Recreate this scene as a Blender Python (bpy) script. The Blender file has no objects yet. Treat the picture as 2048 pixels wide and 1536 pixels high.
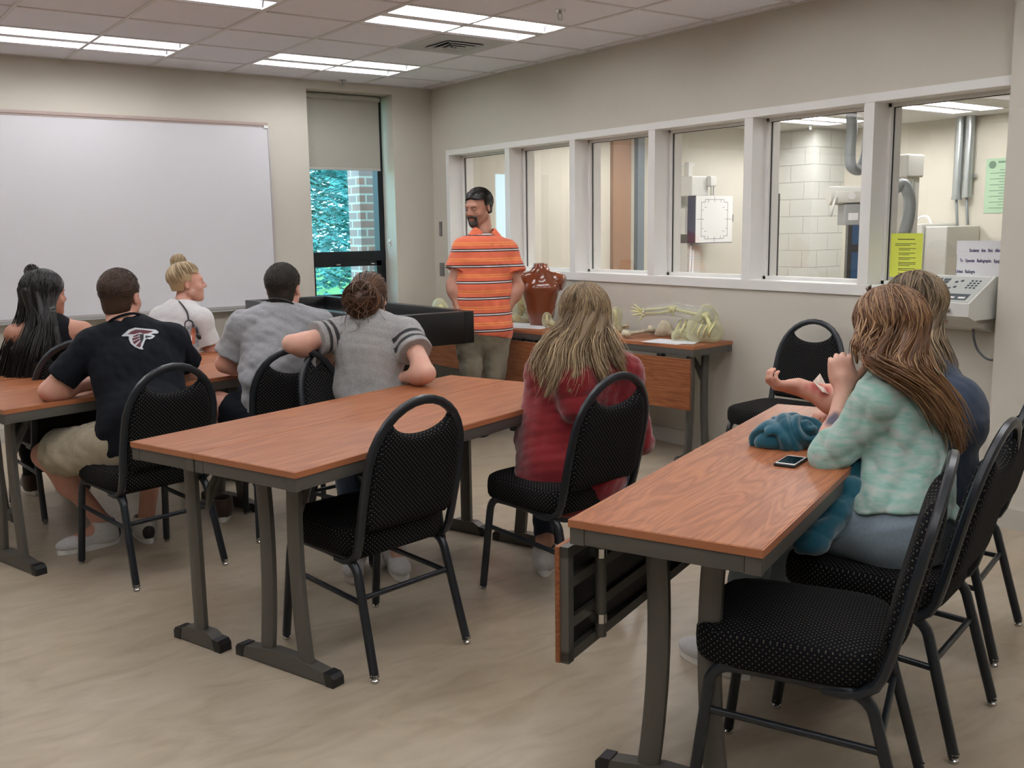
import bpy, bmesh, math, random
import numpy as np
from mathutils import Vector, Matrix
R = math.radians
S = bpy.context.scene
C = S.collection
random.seed(7)

# ------------------------------------------------------------------ camera, world, exposure
cam = bpy.data.cameras.new('camera')
cam.sensor_fit = 'HORIZONTAL'; cam.sensor_width = 36.0; cam.lens = 1960.0 / 2048 * 36.0
cam.clip_start = 0.05; cam.clip_end = 300
camo = bpy.data.objects.new('camera', cam); C.objects.link(camo)
yaw, pitch, roll = 0.6254, -0.1584, -0.0144
cy, sy = math.cos(yaw), math.sin(yaw)
fw = Vector((sy*math.cos(pitch), cy*math.cos(pitch), math.sin(pitch)))
rt = Vector((cy, -sy, 0)); upv = rt.cross(fw)
r2 = rt*math.cos(roll) + upv*math.sin(roll); u2 = r2.cross(fw)
M = Matrix((r2, u2, -fw)).transposed().to_4x4(); M.translation = (0, 0, 1.5217)
camo.matrix_world = M
S.camera = camo
S.view_settings.view_transform = 'Standard'
S.view_settings.look = 'None'
S.view_settings.exposure = 0.0
S.view_settings.gamma = 1.0
S.view_settings.use_curve_mapping = False
w = bpy.data.worlds.new('sky'); S.world = w; w.use_nodes = True
bg = w.node_tree.nodes['Background']
bg.inputs[0].default_value = (0.42, 0.80, 1.0, 1); bg.inputs[1].default_value = 5.0
LAMP = 25.0      # emission of the ceiling tubes
sun = bpy.data.lights.new('sun', 'SUN'); sun.energy = 5.0; sun.angle = R(20); sun.color = (0.8, 0.93, 1.0)
suno = bpy.data.objects.new('sun', sun); C.objects.link(suno); suno.rotation_euler = (R(42), 0, R(-35))

# ------------------------------------------------------------------ materials
def mat(name, col, rough=0.5, metal=0.0, spec=0.5, sheen=0.0, coat=0.0, sss=0.0, bump=0.0, bscale=200.0, var=0.0, vscale=8.0):
    m = bpy.data.materials.new(name); m.use_nodes = True
    n = m.node_tree.nodes; l = m.node_tree.links; b = n['Principled BSDF']
    b.inputs['Base Color'].default_value = (*col, 1); b.inputs['Roughness'].default_value = rough
    b.inputs['Metallic'].default_value = metal; b.inputs['Specular IOR Level'].default_value = spec
    b.inputs['Sheen Weight'].default_value = sheen; b.inputs['Coat Weight'].default_value = coat
    if coat: b.inputs['Coat Roughness'].default_value = 0.08
    if sss:
        b.inputs['Subsurface Weight'].default_value = sss; b.inputs['Subsurface Radius'].default_value = (1, .35, .2)
        b.inputs['Subsurface Scale'].default_value = 0.012
    tc = n.new('ShaderNodeTexCoord')
    if var:
        t = n.new('ShaderNodeTexNoise'); t.inputs['Scale'].default_value = vscale; t.inputs['Detail'].default_value = 5
        l.new(tc.outputs['Object'], t.inputs['Vector'])
        r = n.new('ShaderNodeMapRange'); r.inputs['From Min'].default_value = .3; r.inputs['From Max'].default_value = .7
        r.inputs['To Min'].default_value = 1-var; r.inputs['To Max'].default_value = 1+var
        l.new(t.outputs['Fac'], r.inputs['Value'])
        mx = n.new('ShaderNodeVectorMath'); mx.operation = 'SCALE'; mx.inputs[0].default_value = col
        l.new(r.outputs[0], mx.inputs['Scale']); l.new(mx.outputs[0], b.inputs['Base Color'])
    if bump:
        t2 = n.new('ShaderNodeTexNoise'); t2.inputs['Scale'].default_value = bscale; t2.inputs['Detail'].default_value = 3
        l.new(tc.outputs['Object'], t2.inputs['Vector'])
        bp = n.new('ShaderNodeBump'); bp.inputs['Strength'].default_value = bump; bp.inputs['Distance'].default_value = .002
        l.new(t2.outputs['Fac'], bp.inputs['Height']); l.new(bp.outputs[0], b.inputs['Normal'])
    return m
def nt(m): return m.node_tree.nodes, m.node_tree.links, m.node_tree.nodes['Principled BSDF']
def node(n, t, **kw):
    x = n.new(t)
    for k, v in kw.items(): setattr(x, k, v)
    return x
def math_n(n, l, op, a, b=None):
    x = n.new('ShaderNodeMath'); x.operation = op
    for i, v in enumerate((a, b)):
        if v is None: continue
        if isinstance(v, (int, float)): x.inputs[i].default_value = v
        else: l.new(v, x.inputs[i])
    return x.outputs[0]
def mix_col(n, l, fac, a, b):
    x = n.new('ShaderNodeMix'); x.data_type = 'RGBA'
    if isinstance(fac, (int, float)): x.inputs[0].default_value = fac
    else: l.new(fac, x.inputs[0])
    for i, v in ((6, a), (7, b)):
        if isinstance(v, tuple): x.inputs[i].default_value = (*v, 1)
        else: l.new(v, x.inputs[i])
    return x.outputs[2]
def ramp(n, l, fac, stops):
    x = n.new('ShaderNodeValToRGB'); e = x.color_ramp.elements
    while len(e) < len(stops): e.new(0.5)
    for i, (p, c) in enumerate(stops): e[i].position = p; e[i].color = (*c, 1)
    l.new(fac, x.inputs[0]); return x.outputs[0]

WALL = mat('wall_paint', (.575, .54, .465), .75, bump=.25, bscale=140)
CEIL = mat('ceiling_tile', (.88, .88, .95), .9, bump=.5, bscale=260, var=.05, vscale=160)
GRID = mat('ceiling_grid_metal', (.74, .72, .73), .5)
WHITE = mat('white_frame_paint', (.84, .83, .80), .4)
BASEB = mat('vinyl_baseboard', (.50, .475, .42), .5)
TAUPE = mat('taupe_metal', (.105, .098, .085), .42, .15)
BLACKM = mat('black_frame_metal', (.011, .015, .020), .33, .0, .5)
BLACKP = mat('black_plastic', (.012, .012, .013), .45)
CHROME = mat('chrome', (.6, .6, .6), .2, 1)
STEEL = mat('galvanised_steel', (.50, .54, .55), .35, .8)
BRONZE = mat('dark_bronze_aluminium', (.012, .014, .018), .35, .3)
PAPER = mat('white_paper', (.80, .80, .82), .7)
BLIND = mat('roller_blind_cloth', (.40, .385, .33), .85, bump=.3, bscale=400)
ENAMEL = mat('cream_enamel', (.66, .66, .62), .35)

def floor_mat():
    m = mat('marbled_linoleum', (.4, .34, .26), .28, spec=.45); n, l, b = nt(m)
    tc = n.new('ShaderNodeTexCoord'); mp = n.new('ShaderNodeMapping'); l.new(tc.outputs['Object'], mp.inputs[0])
    mp.inputs['Rotation'].default_value = (0, 0, R(25)); mp.inputs['Scale'].default_value = (2.4, 6, 1)
    t = node(n, 'ShaderNodeTexNoise'); t.inputs['Scale'].default_value = 1.6; t.inputs['Detail'].default_value = 9; t.inputs['Distortion'].default_value = 1.2
    l.new(mp.outputs[0], t.inputs['Vector'])
    t2 = node(n, 'ShaderNodeTexNoise'); t2.inputs['Scale'].default_value = 1.3; t2.inputs['Detail'].default_value = 3; l.new(tc.outputs['Object'], t2.inputs['Vector'])
    c1 = ramp(n, l, t.outputs['Fac'], [(.30, (.350, .290, .210)), (.5, (.410, .345, .258)), (.72, (.465, .40, .308))])
    c2 = ramp(n, l, t2.outputs['Fac'], [(.35, (.93, .90, .86)), (.65, (1.0, 1.0, 1.0))])
    x = node(n, 'ShaderNodeMix', data_type='RGBA', blend_type='MULTIPLY'); x.inputs[0].default_value = 1
    l.new(c1, x.inputs[6]); l.new(c2, x.inputs[7]); l.new(x.outputs[2], b.inputs['Base Color'])
    r = n.new('ShaderNodeMapRange'); l.new(t.outputs['Fac'], r.inputs[0]); r.inputs['To Min'].default_value = .26; r.inputs['To Max'].default_value = .42
    l.new(r.outputs[0], b.inputs['Roughness'])
    return m
FLOOR = floor_mat()

def wood_mat(name, axis, wild=1.0, dark=1.0):
    m = mat(name, (.3, .1, .04), .40, spec=.3); n, l, b = nt(m)
    tc = n.new('ShaderNodeTexCoord'); mp = n.new('ShaderNodeMapping'); l.new(tc.outputs['Object'], mp.inputs[0])
    mp.inputs['Scale'].default_value = (1.0, 6.0, 6.0) if axis == 0 else (6.0, 1.0, 6.0)
    t = n.new('ShaderNodeTexNoise'); t.inputs['Scale'].default_value = 2.2 if wild < 1 else 1.5; t.inputs['Detail'].default_value = 2.5; t.inputs['Distortion'].default_value = .6*wild
    l.new(mp.outputs[0], t.inputs['Vector'])
    wv = math_n(n, l, 'SINE', math_n(n, l, 'MULTIPLY', t.outputs['Fac'], 42.0*max(.5, wild)))
    t2 = n.new('ShaderNodeTexNoise'); t2.inputs['Scale'].default_value = 14; t2.inputs['Detail'].default_value = 8
    mp2 = n.new('ShaderNodeMapping'); l.new(tc.outputs['Object'], mp2.inputs[0])
    mp2.inputs['Scale'].default_value = (.35, 9, 9) if axis == 0 else (9, .35, 9)
    l.new(mp2.outputs[0], t2.inputs['Vector'])
    k2 = .75 if wild < 1 else .45
    f = math_n(n, l, 'ADD', math_n(n, l, 'MULTIPLY', wv, .045*wild+.03), math_n(n, l, 'ADD', math_n(n, l, 'MULTIPLY', t2.outputs['Fac'], k2), .5-.5*k2))
    k = dark
    c = ramp(n, l, f, [(.30, (.205*k, .064*k, .025*k)), (.5, (.305*k, .106*k, .042*k)), (.70, (.39*k, .155*k, .066*k))])
    l.new(c, b.inputs['Base Color'])
    return m
WOOD = wood_mat('cherry_laminate', 0, .55)
WOODW = wood_mat('cherry_laminate_figured', 0, 1.5, 1.05)
WOODP = wood_mat('cherry_panel', 0, .8, .85)
EDGE = mat('cherry_edge_band', (.40, .15, .068), .35)

def dot_mat(name, base, dot, pitch=.0125, rad=.16):
    m = mat(name, base, .9, spec=.15); n, l, b = nt(m)
    uv = n.new('ShaderNodeUVMap'); uv.uv_map = 'UVMap'
    sc = node(n, 'ShaderNodeVectorMath', operation='SCALE'); l.new(uv.outputs[0], sc.inputs[0]); sc.inputs['Scale'].default_value = 1/pitch
    sx = n.new('ShaderNodeSeparateXYZ'); l.new(sc.outputs[0], sx.inputs[0])
    def cell(off):
        d = []
        for k in (0, 1):
            a = math_n(n, l, 'ADD', sx.outputs[k], off)
            d.append(math_n(n, l, 'SUBTRACT', math_n(n, l, 'FRACT', a), .5))
        q = math_n(n, l, 'ADD', math_n(n, l, 'MULTIPLY', d[0], d[0]), math_n(n, l, 'MULTIPLY', d[1], d[1]))
        return math_n(n, l, 'LESS_THAN', q, rad*rad)
    f = math_n(n, l, 'MAXIMUM', cell(0.0), cell(0.5))
    l.new(mix_col(n, l, f, base, dot), b.inputs['Base Color'])
    t2 = n.new('ShaderNodeTexNoise'); t2.inputs['Scale'].default_value = 900
    tc = n.new('ShaderNodeTexCoord'); l.new(tc.outputs['Object'], t2.inputs['Vector'])
    bp = n.new('ShaderNodeBump'); bp.inputs['Strength'].default_value = .5; bp.inputs['Distance'].default_value = .001
    l.new(t2.outputs['Fac'], bp.inputs['Height']); l.new(bp.outputs[0], b.inputs['Normal'])
    return m
DOTS = dot_mat('dotted_black_upholstery', (.0045, .0048, .0065), (.115, .10, .07), .0165, .12)

def emit_mat(name, col, st):
    m = bpy.data.materials.new(name); m.use_nodes = True; n = m.node_tree.nodes
    n.remove(n['Principled BSDF']); e = n.new('ShaderNodeEmission'); e.inputs[0].default_value = (*col, 1); e.inputs[1].default_value = st
    m.node_tree.links.new(e.outputs[0], n['Material Output'].inputs[0]); return m
TUBE = emit_mat('fluorescent_tube', (.965, .98, 1.0), LAMP)
TUBEX = emit_mat('xray_room_tube', (1.0, .99, .96), LAMP*2.8)
SCREEN = emit_mat('monitor_screen', (.10, .22, .40), .3)

def glass_mat(name, refl=1.0, tint=(1, 1, 1)):
    m = bpy.data.materials.new(name); m.use_nodes = True; n = m.node_tree.nodes; l = m.node_tree.links
    n.remove(n['Principled BSDF'])
    ge = n.new('ShaderNodeNewGeometry'); f = n.new('ShaderNodeFresnel')
    l.new(math_n(n, l, 'SUBTRACT', 1.5, math_n(n, l, 'MULTIPLY', ge.outputs['Backfacing'], 1.5-1/1.5)), f.inputs[0])
    k = math_n(n, l, 'MULTIPLY', f.outputs[0], refl); k = math_n(n, l, 'MINIMUM', k, 1.0)
    a = n.new('ShaderNodeBsdfTransparent'); a.inputs[0].default_value = (*tint, 1)
    g = n.new('ShaderNodeBsdfGlossy'); g.inputs['Roughness'].default_value = 0.0
    x = n.new('ShaderNodeMixShader'); l.new(k, x.inputs[0]); l.new(a.outputs[0], x.inputs[1]); l.new(g.outputs[0], x.inputs[2])
    l.new(x.outputs[0], n['Material Output'].inputs[0]); return m
GLASS = glass_mat('window_glass', 1.5)
def resin_mat(name, col, dens):
    m = bpy.data.materials.new(name); m.use_nodes = True; n = m.node_tree.nodes; l = m.node_tree.links
    b = n['Principled BSDF']; b.inputs['Base Color'].default_value = (*col, 1); b.inputs['Roughness'].default_value = .12
    a = n.new('ShaderNodeBsdfTransparent'); a.inputs[0].default_value = (*[min(1, c*.25+.75) for c in col], 1)
    lw = n.new('ShaderNodeLayerWeight'); lw.inputs[0].default_value = .35
    k = math_n(n, l, 'ADD', math_n(n, l, 'MULTIPLY', lw.outputs['Facing'], .6), dens)
    k = math_n(n, l, 'MINIMUM', k, 1.0)
    x = n.new('ShaderNodeMixShader'); l.new(k, x.inputs[0]); l.new(a.outputs[0], x.inputs[1]); l.new(b.outputs[0], x.inputs[2])
    l.new(x.outputs[0], n['Material Output'].inputs[0]); return m
RESIN = resin_mat('clear_yellow_resin', (.76, .75, .50), .26)
RESINC = resin_mat('clear_resin', (.75, .76, .72), .05)
BONEY = mat('yellow_bone', (.72, .68, .34), .4)
BONE = mat('ivory_bone', (.62, .55, .40), .5, var=.15, vscale=30)

# ------------------------------------------------------------------ mesh helpers
class MB:
    def __init__(s): s.v = []; s.f = []; s.u = []
    def add(s, vs, fs):
        o = len(s.v); s.v += [tuple(v) for v in vs]; s.f += [tuple(i+o for i in f) for f in fs]
        return s
    def box(s, c, d, rot=None, bev=0.0):
        x, y, z = [k/2 for k in d]; c = Vector(c)
        if bev > 0:
            bm = bmesh.new(); bmesh.ops.create_cube(bm, size=1)
            for v in bm.verts: v.co = Vector((v.co.x*d[0], v.co.y*d[1], v.co.z*d[2]))
            bmesh.ops.bevel(bm, geom=list(bm.edges), offset=bev, segments=2, profile=.5, affect='EDGES')
            bm.verts.ensure_lookup_table()
            vs = [v.co.copy() for v in bm.verts]; fs = [[v.index for v in f.verts] for f in bm.faces]; bm.free()
        else:
            vs = [Vector(p) for p in ((-x,-y,-z),(x,-y,-z),(x,y,-z),(-x,y,-z),(-x,-y,z),(x,-y,z),(x,y,z),(-x,y,z))]
            fs = [(0,3,2,1),(4,5,6,7),(0,1,5,4),(1,2,6,5),(2,3,7,6),(3,0,4,7)]
        if rot is not None: vs = [rot @ v for v in vs]
        return s.add([v+c for v in vs], fs)
    def bb(s, lo, hi, bev=0.0):
        return s.box([(a+b)/2 for a, b in zip(lo, hi)], [b-a for a, b in zip(lo, hi)], None, bev)
    def tube(s, pts, r, n=10, prof=None, closed=False, cap=True, up=None):
        # sweep of a circle (radius r or list of radii) or of a profile [(a,b)] along pts
        P = [Vector(p) for p in pts]; N = len(P)
        rr = r if isinstance(r, (list, tuple)) else [r]*N
        if prof is None: prof = [(math.cos(2*math.pi*i/n), math.sin(2*math.pi*i/n)) for i in range(n)]
        n = len(prof); T = []
        for i in range(N):
            a = P[(i-1) % N] if (closed or i > 0) else P[i]; b = P[(i+1) % N] if (closed or i < N-1) else P[i]
            T.append((b-a).normalized())
        u = Vector(up) if up else (Vector((0,0,1)) if abs(T[0].z) < .9 else Vector((1,0,0)))
        x = (u - T[0]*u.dot(T[0])).normalized(); vs = []
        for i in range(N):
            x = (x - T[i]*x.dot(T[i]))
            x = x.normalized() if x.length > 1e-6 else T[i].orthogonal().normalized()
            y = T[i].cross(x)
            for a, b in prof: vs.append(P[i] + (x*a + y*b)*rr[i])
        fs = []
        for i in range(N if closed else N-1):
            j = (i+1) % N
            for k in range(n):
                q = (k+1) % n; fs.append((i*n+k, i*n+q, j*n+q, j*n+k))
        if cap and not closed:
            fs.append(tuple(range(n-1, -1, -1))); fs.append(tuple((N-1)*n+k for k in range(n)))
        return s.add(vs, fs)
    def lathe(s, prof, c=(0,0,0), n=24, axis=None):
        vs = []; fs = []; c = Vector(c); Q = axis
        for r, z in prof:
            for i in range(n):
                a = 2*math.pi*i/n; p = Vector((r*math.cos(a), r*math.sin(a), z))
                vs.append((Q @ p if Q is not None else p)+c)
        for j in range(len(prof)-1):
            for i in range(n):
                k = (i+1) % n; fs.append((j*n+i, j*n+k, (j+1)*n+k, (j+1)*n+i))
        fs.append(tuple(range(n-1, -1, -1))); fs.append(tuple((len(prof)-1)*n+i for i in range(n)))
        return s.add(vs, fs)
    def prism(s, poly, axis, a, b):
        # poly in the plane normal to axis, extruded from a to b
        def p3(q, t): return {0: (t, q[0], q[1]), 1: (q[0], t, q[1]), 2: (q[0], q[1], t)}[axis]
        n = len(poly); vs = [p3(q, a) for q in poly]+[p3(q, b) for q in poly]
        fs = [tuple(range(n)), tuple(range(2*n-1, n-1, -1))]+[(i, i+n, (i+1) % n+n, (i+1) % n) for i in range(n)]
        return s.add(vs, fs)
    def ball(s, c, r, n=12, rot=None):
        r = r if isinstance(r, (list, tuple)) else (r, r, r); vs = []; fs = []; m = n//2+1
        for j in range(m+1):
            t = math.pi*j/m
            for i in range(n):
                a = 2*math.pi*i/n; p = Vector((r[0]*math.sin(t)*math.cos(a), r[1]*math.sin(t)*math.sin(a), r[2]*math.cos(t)))
                if rot is not None: p = rot @ p
                vs.append(p+Vector(c))
        for j in range(m):
            for i in range(n):
                k = (i+1) % n; fs.append((j*n+i, (j+1)*n+i, (j+1)*n+k, j*n+k))
        return s.add(vs, fs)
    def build(s, name, m, parent=None, smooth=False, angle=None, uvbox=False, recalc=True):
        me = bpy.data.meshes.new(name); me.from_pydata(s.v, [], s.f); me.update()
        if recalc:
            bm = bmesh.new(); bm.from_mesh(me); bmesh.ops.recalc_face_normals(bm, faces=bm.faces); bm.to_mesh(me); bm.free()
        if smooth or angle:
            me.polygons.foreach_set('use_smooth', [True]*len(me.polygons))
            if angle: me.set_sharp_from_angle(angle=R(angle))
        if uvbox:
            uv = me.uv_layers.new(name='UVMap')
            for p in me.polygons:
                nx, ny, nz = [abs(q) for q in p.normal]
                for li in p.loop_indices:
                    co = me.vertices[me.loops[li].vertex_index].co
                    uv.data[li].uv = (co.x, co.y) if nz >= nx and nz >= ny else ((co.x, co.z) if ny >= nx else (co.y, co.z))
        if m is not None: me.materials.append(m)
        o = bpy.data.objects.new(name, me); C.objects.link(o)
        if parent is not None: o.parent = parent
        return o
def tag(o, label, cat, group=None):
    o['label'] = label; o['category'] = cat
    if group: o['group'] = group
    return o
def empty(name, loc, rz=0, label=None, cat=None, group=None):
    o = bpy.data.objects.new(name, None); o.empty_display_size = .1; C.objects.link(o); o.location = loc; o.rotation_euler = (0, 0, rz)
    if label: tag(o, label, cat, group)
    return o
def struct(o): o['kind'] = 'structure'; return o
def copy_tree(o, parent=None):
    c = o.copy(); C.objects.link(c)
    if parent is not None: c.parent = parent
    for ch in list(o.children): copy_tree(ch, c)
    return c
def text_mesh(mb, body, size, origin, xdir, ydir, extrude=0.0004, align='LEFT', sx=1.0, bold=0.0):
    cu = bpy.data.curves.new('t', 'FONT'); cu.body = body; cu.size = size; cu.align_x = align; cu.extrude = extrude; cu.offset = bold; cu.resolution_u = 2
    o = bpy.data.objects.new('t', cu); C.objects.link(o)
    dg = bpy.context.evaluated_depsgraph_get(); dg.update()
    me = o.evaluated_get(dg).to_mesh(); x = Vector(xdir); y = Vector(ydir); z = x.cross(y); O = Vector(origin)
    mb.add([O + x*v.co.x*sx + y*v.co.y + z*v.co.z for v in me.vertices], [tuple(p.vertices) for p in me.polygons])
    o.evaluated_get(dg).to_mesh_clear(); bpy.data.objects.remove(o); bpy.data.curves.remove(cu)

# ------------------------------------------------------------------ room shell
WX, WY, H = 4.892, 7.99, 2.792
LX, BY = -3.0, -2.6          # left wall and the wall behind the camera
T = .6096
def gx(c): return 4.187 + c*T
def gy(r): return 7.531 - r*T
struct(MB().bb((LX-.2, BY-.2, -.1), (10.6, 8.4, 0)).build('floor', FLOOR))
# ceiling tiles as a grid with openings for the light fixtures
LIGHTS = [(-2, 0), (-5, 0), (-8, 0), (-2, 3), (-5, 3), (-8, 3), (-2, 6), (-5, 6), (-8, 6), (-2, 9), (-5, 9), (-8, 9), (-2, 12), (-5, 12), (-8, 12)]
openings = set()
for c, r in LIGHTS: openings |= {(c, r), (c+1, r)}
mb = MB(); g = MB()
xs = [max(LX, min(WX, gx(c))) for c in range(-13, 3)]
ys = [max(BY, min(WY, gy(r))) for r in range(-2, 18)]
for i in range(len(xs)-1):
    for j in range(len(ys)-1):
        if (i-13, j-2) in openings or xs[i+1]-xs[i] < .01 or ys[j]-ys[j+1] < .01: continue
        mb.bb((xs[i], ys[j+1], H), (xs[i+1], ys[j], H+.02))
struct(mb.build('ceiling', CEIL))
struct(MB().bb((LX-.2, BY-.2, H+.16), (WX+.25, WY+.35, H+.26)).build('roof_slab', CEIL))
for x in xs[1:-1]:
    if LX+.02 < x < WX-.02: g.bb((x-.012, BY, H-.006), (x+.012, WY, H+.001))
for y in ys[1:-1]:
    if BY+.02 < y < WY-.02: g.bb((LX, y-.012, H-.005), (WX, y+.012, H+.001))
g.bb((LX, WY-.02, H-.006), (WX, WY, H+.001)); g.bb((WX-.02, BY, H-.006), (WX, WY, H+.001))
struct(g.build('trim_1', GRID))
# walls
RX0, RX1, RZ0, RZ1, RD = 3.655, 4.485, .84, 2.715, .30     # window recess in the back wall
mb = MB()
mb.bb((LX-.2, WY, 0), (RX0, WY+RD+.1, H)); mb.bb((RX1, WY, 0), (5.14, WY+RD+.1, H))
mb.bb((RX0, WY, RZ1), (RX1, WY+RD+.1, H)); mb.bb((RX0, WY, 0), (RX1, WY+RD+.1, RZ0))
struct(mb.build('wall_back', WALL))
FZ0, FZ1, FY0, FY1 = 1.1104, 2.2205, 2.30, 7.735           # window band in the right wall
mb = MB()
mb.bb((WX, BY, 0), (WX+.25, WY, FZ0+.02)); mb.bb((WX, BY, FZ1-.02), (WX+.25, WY, H))
mb.bb((WX, BY, FZ0+.02), (WX+.25, FY0+.02, FZ1-.02)); mb.bb((WX, FY1-.02, FZ0+.02), (WX+.25, WY, FZ1-.02))
mb.bb((4.775, BY, 0), (WX+.01, 2.515, H))                   # pier at the right
struct(mb.build('wall_right', WALL))
struct(MB().bb((LX-.2, BY-.2, 0), (LX, WY, H)).build('wall_left', WALL))
struct(MB().bb((LX-.2, BY-.2, 0), (WX+.3, BY, H)).build('wall_front', WALL))
mb = MB()
mb.bb((WX-.012, 2.515, 0), (WX, WY, .105)); mb.bb((4.763, BY, 0), (4.775, 2.527, .105)); mb.bb((4.763, 2.515, 0), (WX, 2.527, .105))
struct(mb.build('baseboard_right', BASEB))
struct(MB().bb((LX, WY-.012, 0), (WX-.012, WY, .105)).build('baseboard_back', BASEB))
struct(MB().bb((LX, BY, 0), (LX+.012, WY, .105)).build('baseboard_left', BASEB))

# ---- interior observation window (six panes) in the right wall
GX = WX+.15
mb = MB(); tz, bz_, jw = .048, .062, .05
x0, x1 = WX-.014, WX+.252
mb.bb((x0, FY0, FZ1-tz), (x1, FY1, FZ1), .003); mb.bb((x0, FY0, FZ0), (x1, FY1, FZ0+bz_), .003)
mb.bb((x0, FY1-jw, FZ0+bz_), (x1, FY1, FZ1-tz)); mb.bb((x0, FY0, FZ0+bz_), (x1, FY0+jw, FZ1-tz))
MUL = [6.785, 5.932, 5.066, 4.206, 3.353]
for y in MUL: mb.bb((x0+.002, y-.033, FZ0+bz_), (x1-.002, y+.033, FZ1-tz))
edges = [FY0+jw] + sorted(sum([[y-.033, y+.033] for y in MUL], [])) + [FY1-jw]
for k in range(0, 12, 2):                                  # glazing stops
    a, b = edges[k], edges[k+1]
    for (p, q, r, s) in ((a, a+.018, FZ0+bz_, FZ1-tz), (b-.018, b, FZ0+bz_, FZ1-tz), (a, b, FZ0+bz_, FZ0+bz_+.02), (a, b, FZ1-tz-.02, FZ1-tz)):
        mb.bb((GX-.03, p, r), (GX-.004, q, s)); mb.bb((GX+.012, p, r), (GX+.035, q, s))
win = struct(mb.build('window_2', WHITE))
gk = MB()
for k in range(0, 12, 2):
    a, b = edges[k], edges[k+1]
    gk.bb((GX-.004, b-.024, FZ0+bz_), (GX-.001, b-.017, FZ1-tz)); gk.bb((GX-.004, a, FZ1-tz-.024), (GX-.001, b, FZ1-tz-.0195))
    MB().bb((GX, a+.001, FZ0+bz_+.001), (GX+.006, b-.001, FZ1-tz-.001)).build('glass_pane', GLASS, win)
gk.build('glazing_gasket', BLACKP, win)

# ---- outside window in the back wall
wy = WY+RD-.03
mb = MB(); fwid = .055
mb.bb((RX0, wy-.05, RZ0), (RX0+fwid, wy+.05, RZ1)); mb.bb((RX1-fwid, wy-.05, RZ0), (RX1, wy+.05, RZ1))
mb.bb((RX0, wy-.05, RZ1-fwid), (RX1, wy+.05, RZ1)); mb.bb((RX0, wy-.05, RZ0), (RX1, wy+.05, RZ0+.05))
mb.bb((RX0, wy-.055, 1.235), (RX1, wy+.05, 1.325))
win1 = struct(mb.build('window_1', BRONZE))
mb = MB()
hx0, hx1, hz0, hz1 = RX0+fwid, RX1-fwid, RZ0+.05, 1.235
mb.bb((hx0, wy-.07, hz1-.045), (hx1, wy-.02, hz1)); mb.bb((hx0, wy-.07, hz0), (hx1, wy-.02, hz0+.05))
mb.bb((hx0, wy-.07, hz0), (hx0+.05, wy-.02, hz1)); mb.bb((hx1-.05, wy-.07, hz0), (hx1, wy-.02, hz1))
sash = mb.build('hopper_sash', BRONZE, win1)
MB().bb((hx0+.25, wy-.085, hz1-.03), (hx0+.29, wy-.07, hz1-.02)).bb((hx1-.12, wy-.085, hz1-.03), (hx1-.08, wy-.07, hz1-.02)).build('latch', CHROME, sash)
MB().bb((hx0+.05, wy-.048, hz0+.05), (hx1-.05, wy-.042, hz1-.045)).build('glass_pane', GLASS, win1)
MB().bb((RX0+fwid, wy-.004, 1.325), (RX1-fwid, wy+.002, RZ1-fwid)).build('glass_pane', GLASS, win1)
struct(MB().bb((RX0, WY-.02, RZ0-.03), (RX1, wy-.05, RZ0), .004).build('trim_2', WHITE))
bl = empty('roller_blind', ((RX0+RX1)/2, wy-.1, RZ1), 0, 'beige roller blind pulled half way down the outside window', 'blind')
MB().bb((-.395, -.0015, -.645), (.365, .0015, -.03)).build('blind_cloth', BLIND, bl)
MB().bb((-.395, -.006, -.665), (.365, .006, -.643), .003).build('hem_bar', mat('blind_hem', (.46, .45, .42), .6), bl)
MB().tube([(-.40, 0, -.03), (.37, 0, -.03)], .027, 14).build('roller', BLIND, bl)
hk = MB().bb((-.012, -.012, -.03), (.012, 0, .03), .003).ball((0, -.018, 0), (.009, .009, .012), 10)
hko = hk.build('cord_cleat', WHITE); hko.location = (RX1-.001, WY+.12, 1.40); hko.rotation_euler = (0, 0, R(-90))
tag(hko, 'small white cord cleat on the window recess side wall', 'cleat')

# outside: lawn, brick pier, conifers
struct(MB().bb((-12, 8.6, -.15), (30, 60, -.05)).build('lawn', mat('lawn_grass', (.10, .30, .09), .9, var=.3, vscale=3)))
def brick_mat():
    m = mat('brick', (.4, .2, .17), .85); n, l, b = nt(m)
    tc = n.new('ShaderNodeTexCoord'); sx = n.new('ShaderNodeSeparateXYZ'); l.new(tc.outputs['Object'], sx.inputs[0]); cx = n.new('ShaderNodeCombineXYZ')
    l.new(math_n(n, l, 'ADD', sx.outputs[0], sx.outputs[1]), cx.inputs[0]); l.new(sx.outputs[2], cx.inputs[1])
    t = n.new('ShaderNodeTexBrick'); l.new(cx.outputs[0], t.inputs['Vector'])
    t.inputs['Color1'].default_value = (.46, .22, .19, 1); t.inputs['Color2'].default_value = (.36, .26, .27, 1); t.inputs['Mortar'].default_value = (.62, .60, .57, 1)
    t.inputs['Scale'].default_value = 1; t.inputs['Brick Width'].default_value = .22; t.inputs['Row Height'].default_value = .085; t.inputs['Mortar Size'].default_value = .010
    l.new(t.outputs[0], b.inputs['Base Color']); return m
struct(MB().bb((4.62, 8.95, -.1), (5.9, 9.2, 4)).build('wall_outside', brick_mat()))
LEAF = mat('conifer_needles', (.055, .235, .235), .9, spec=.1, var=.5, vscale=5)
BARK = mat('conifer_bark', (.12, .08, .05), .9)
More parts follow.
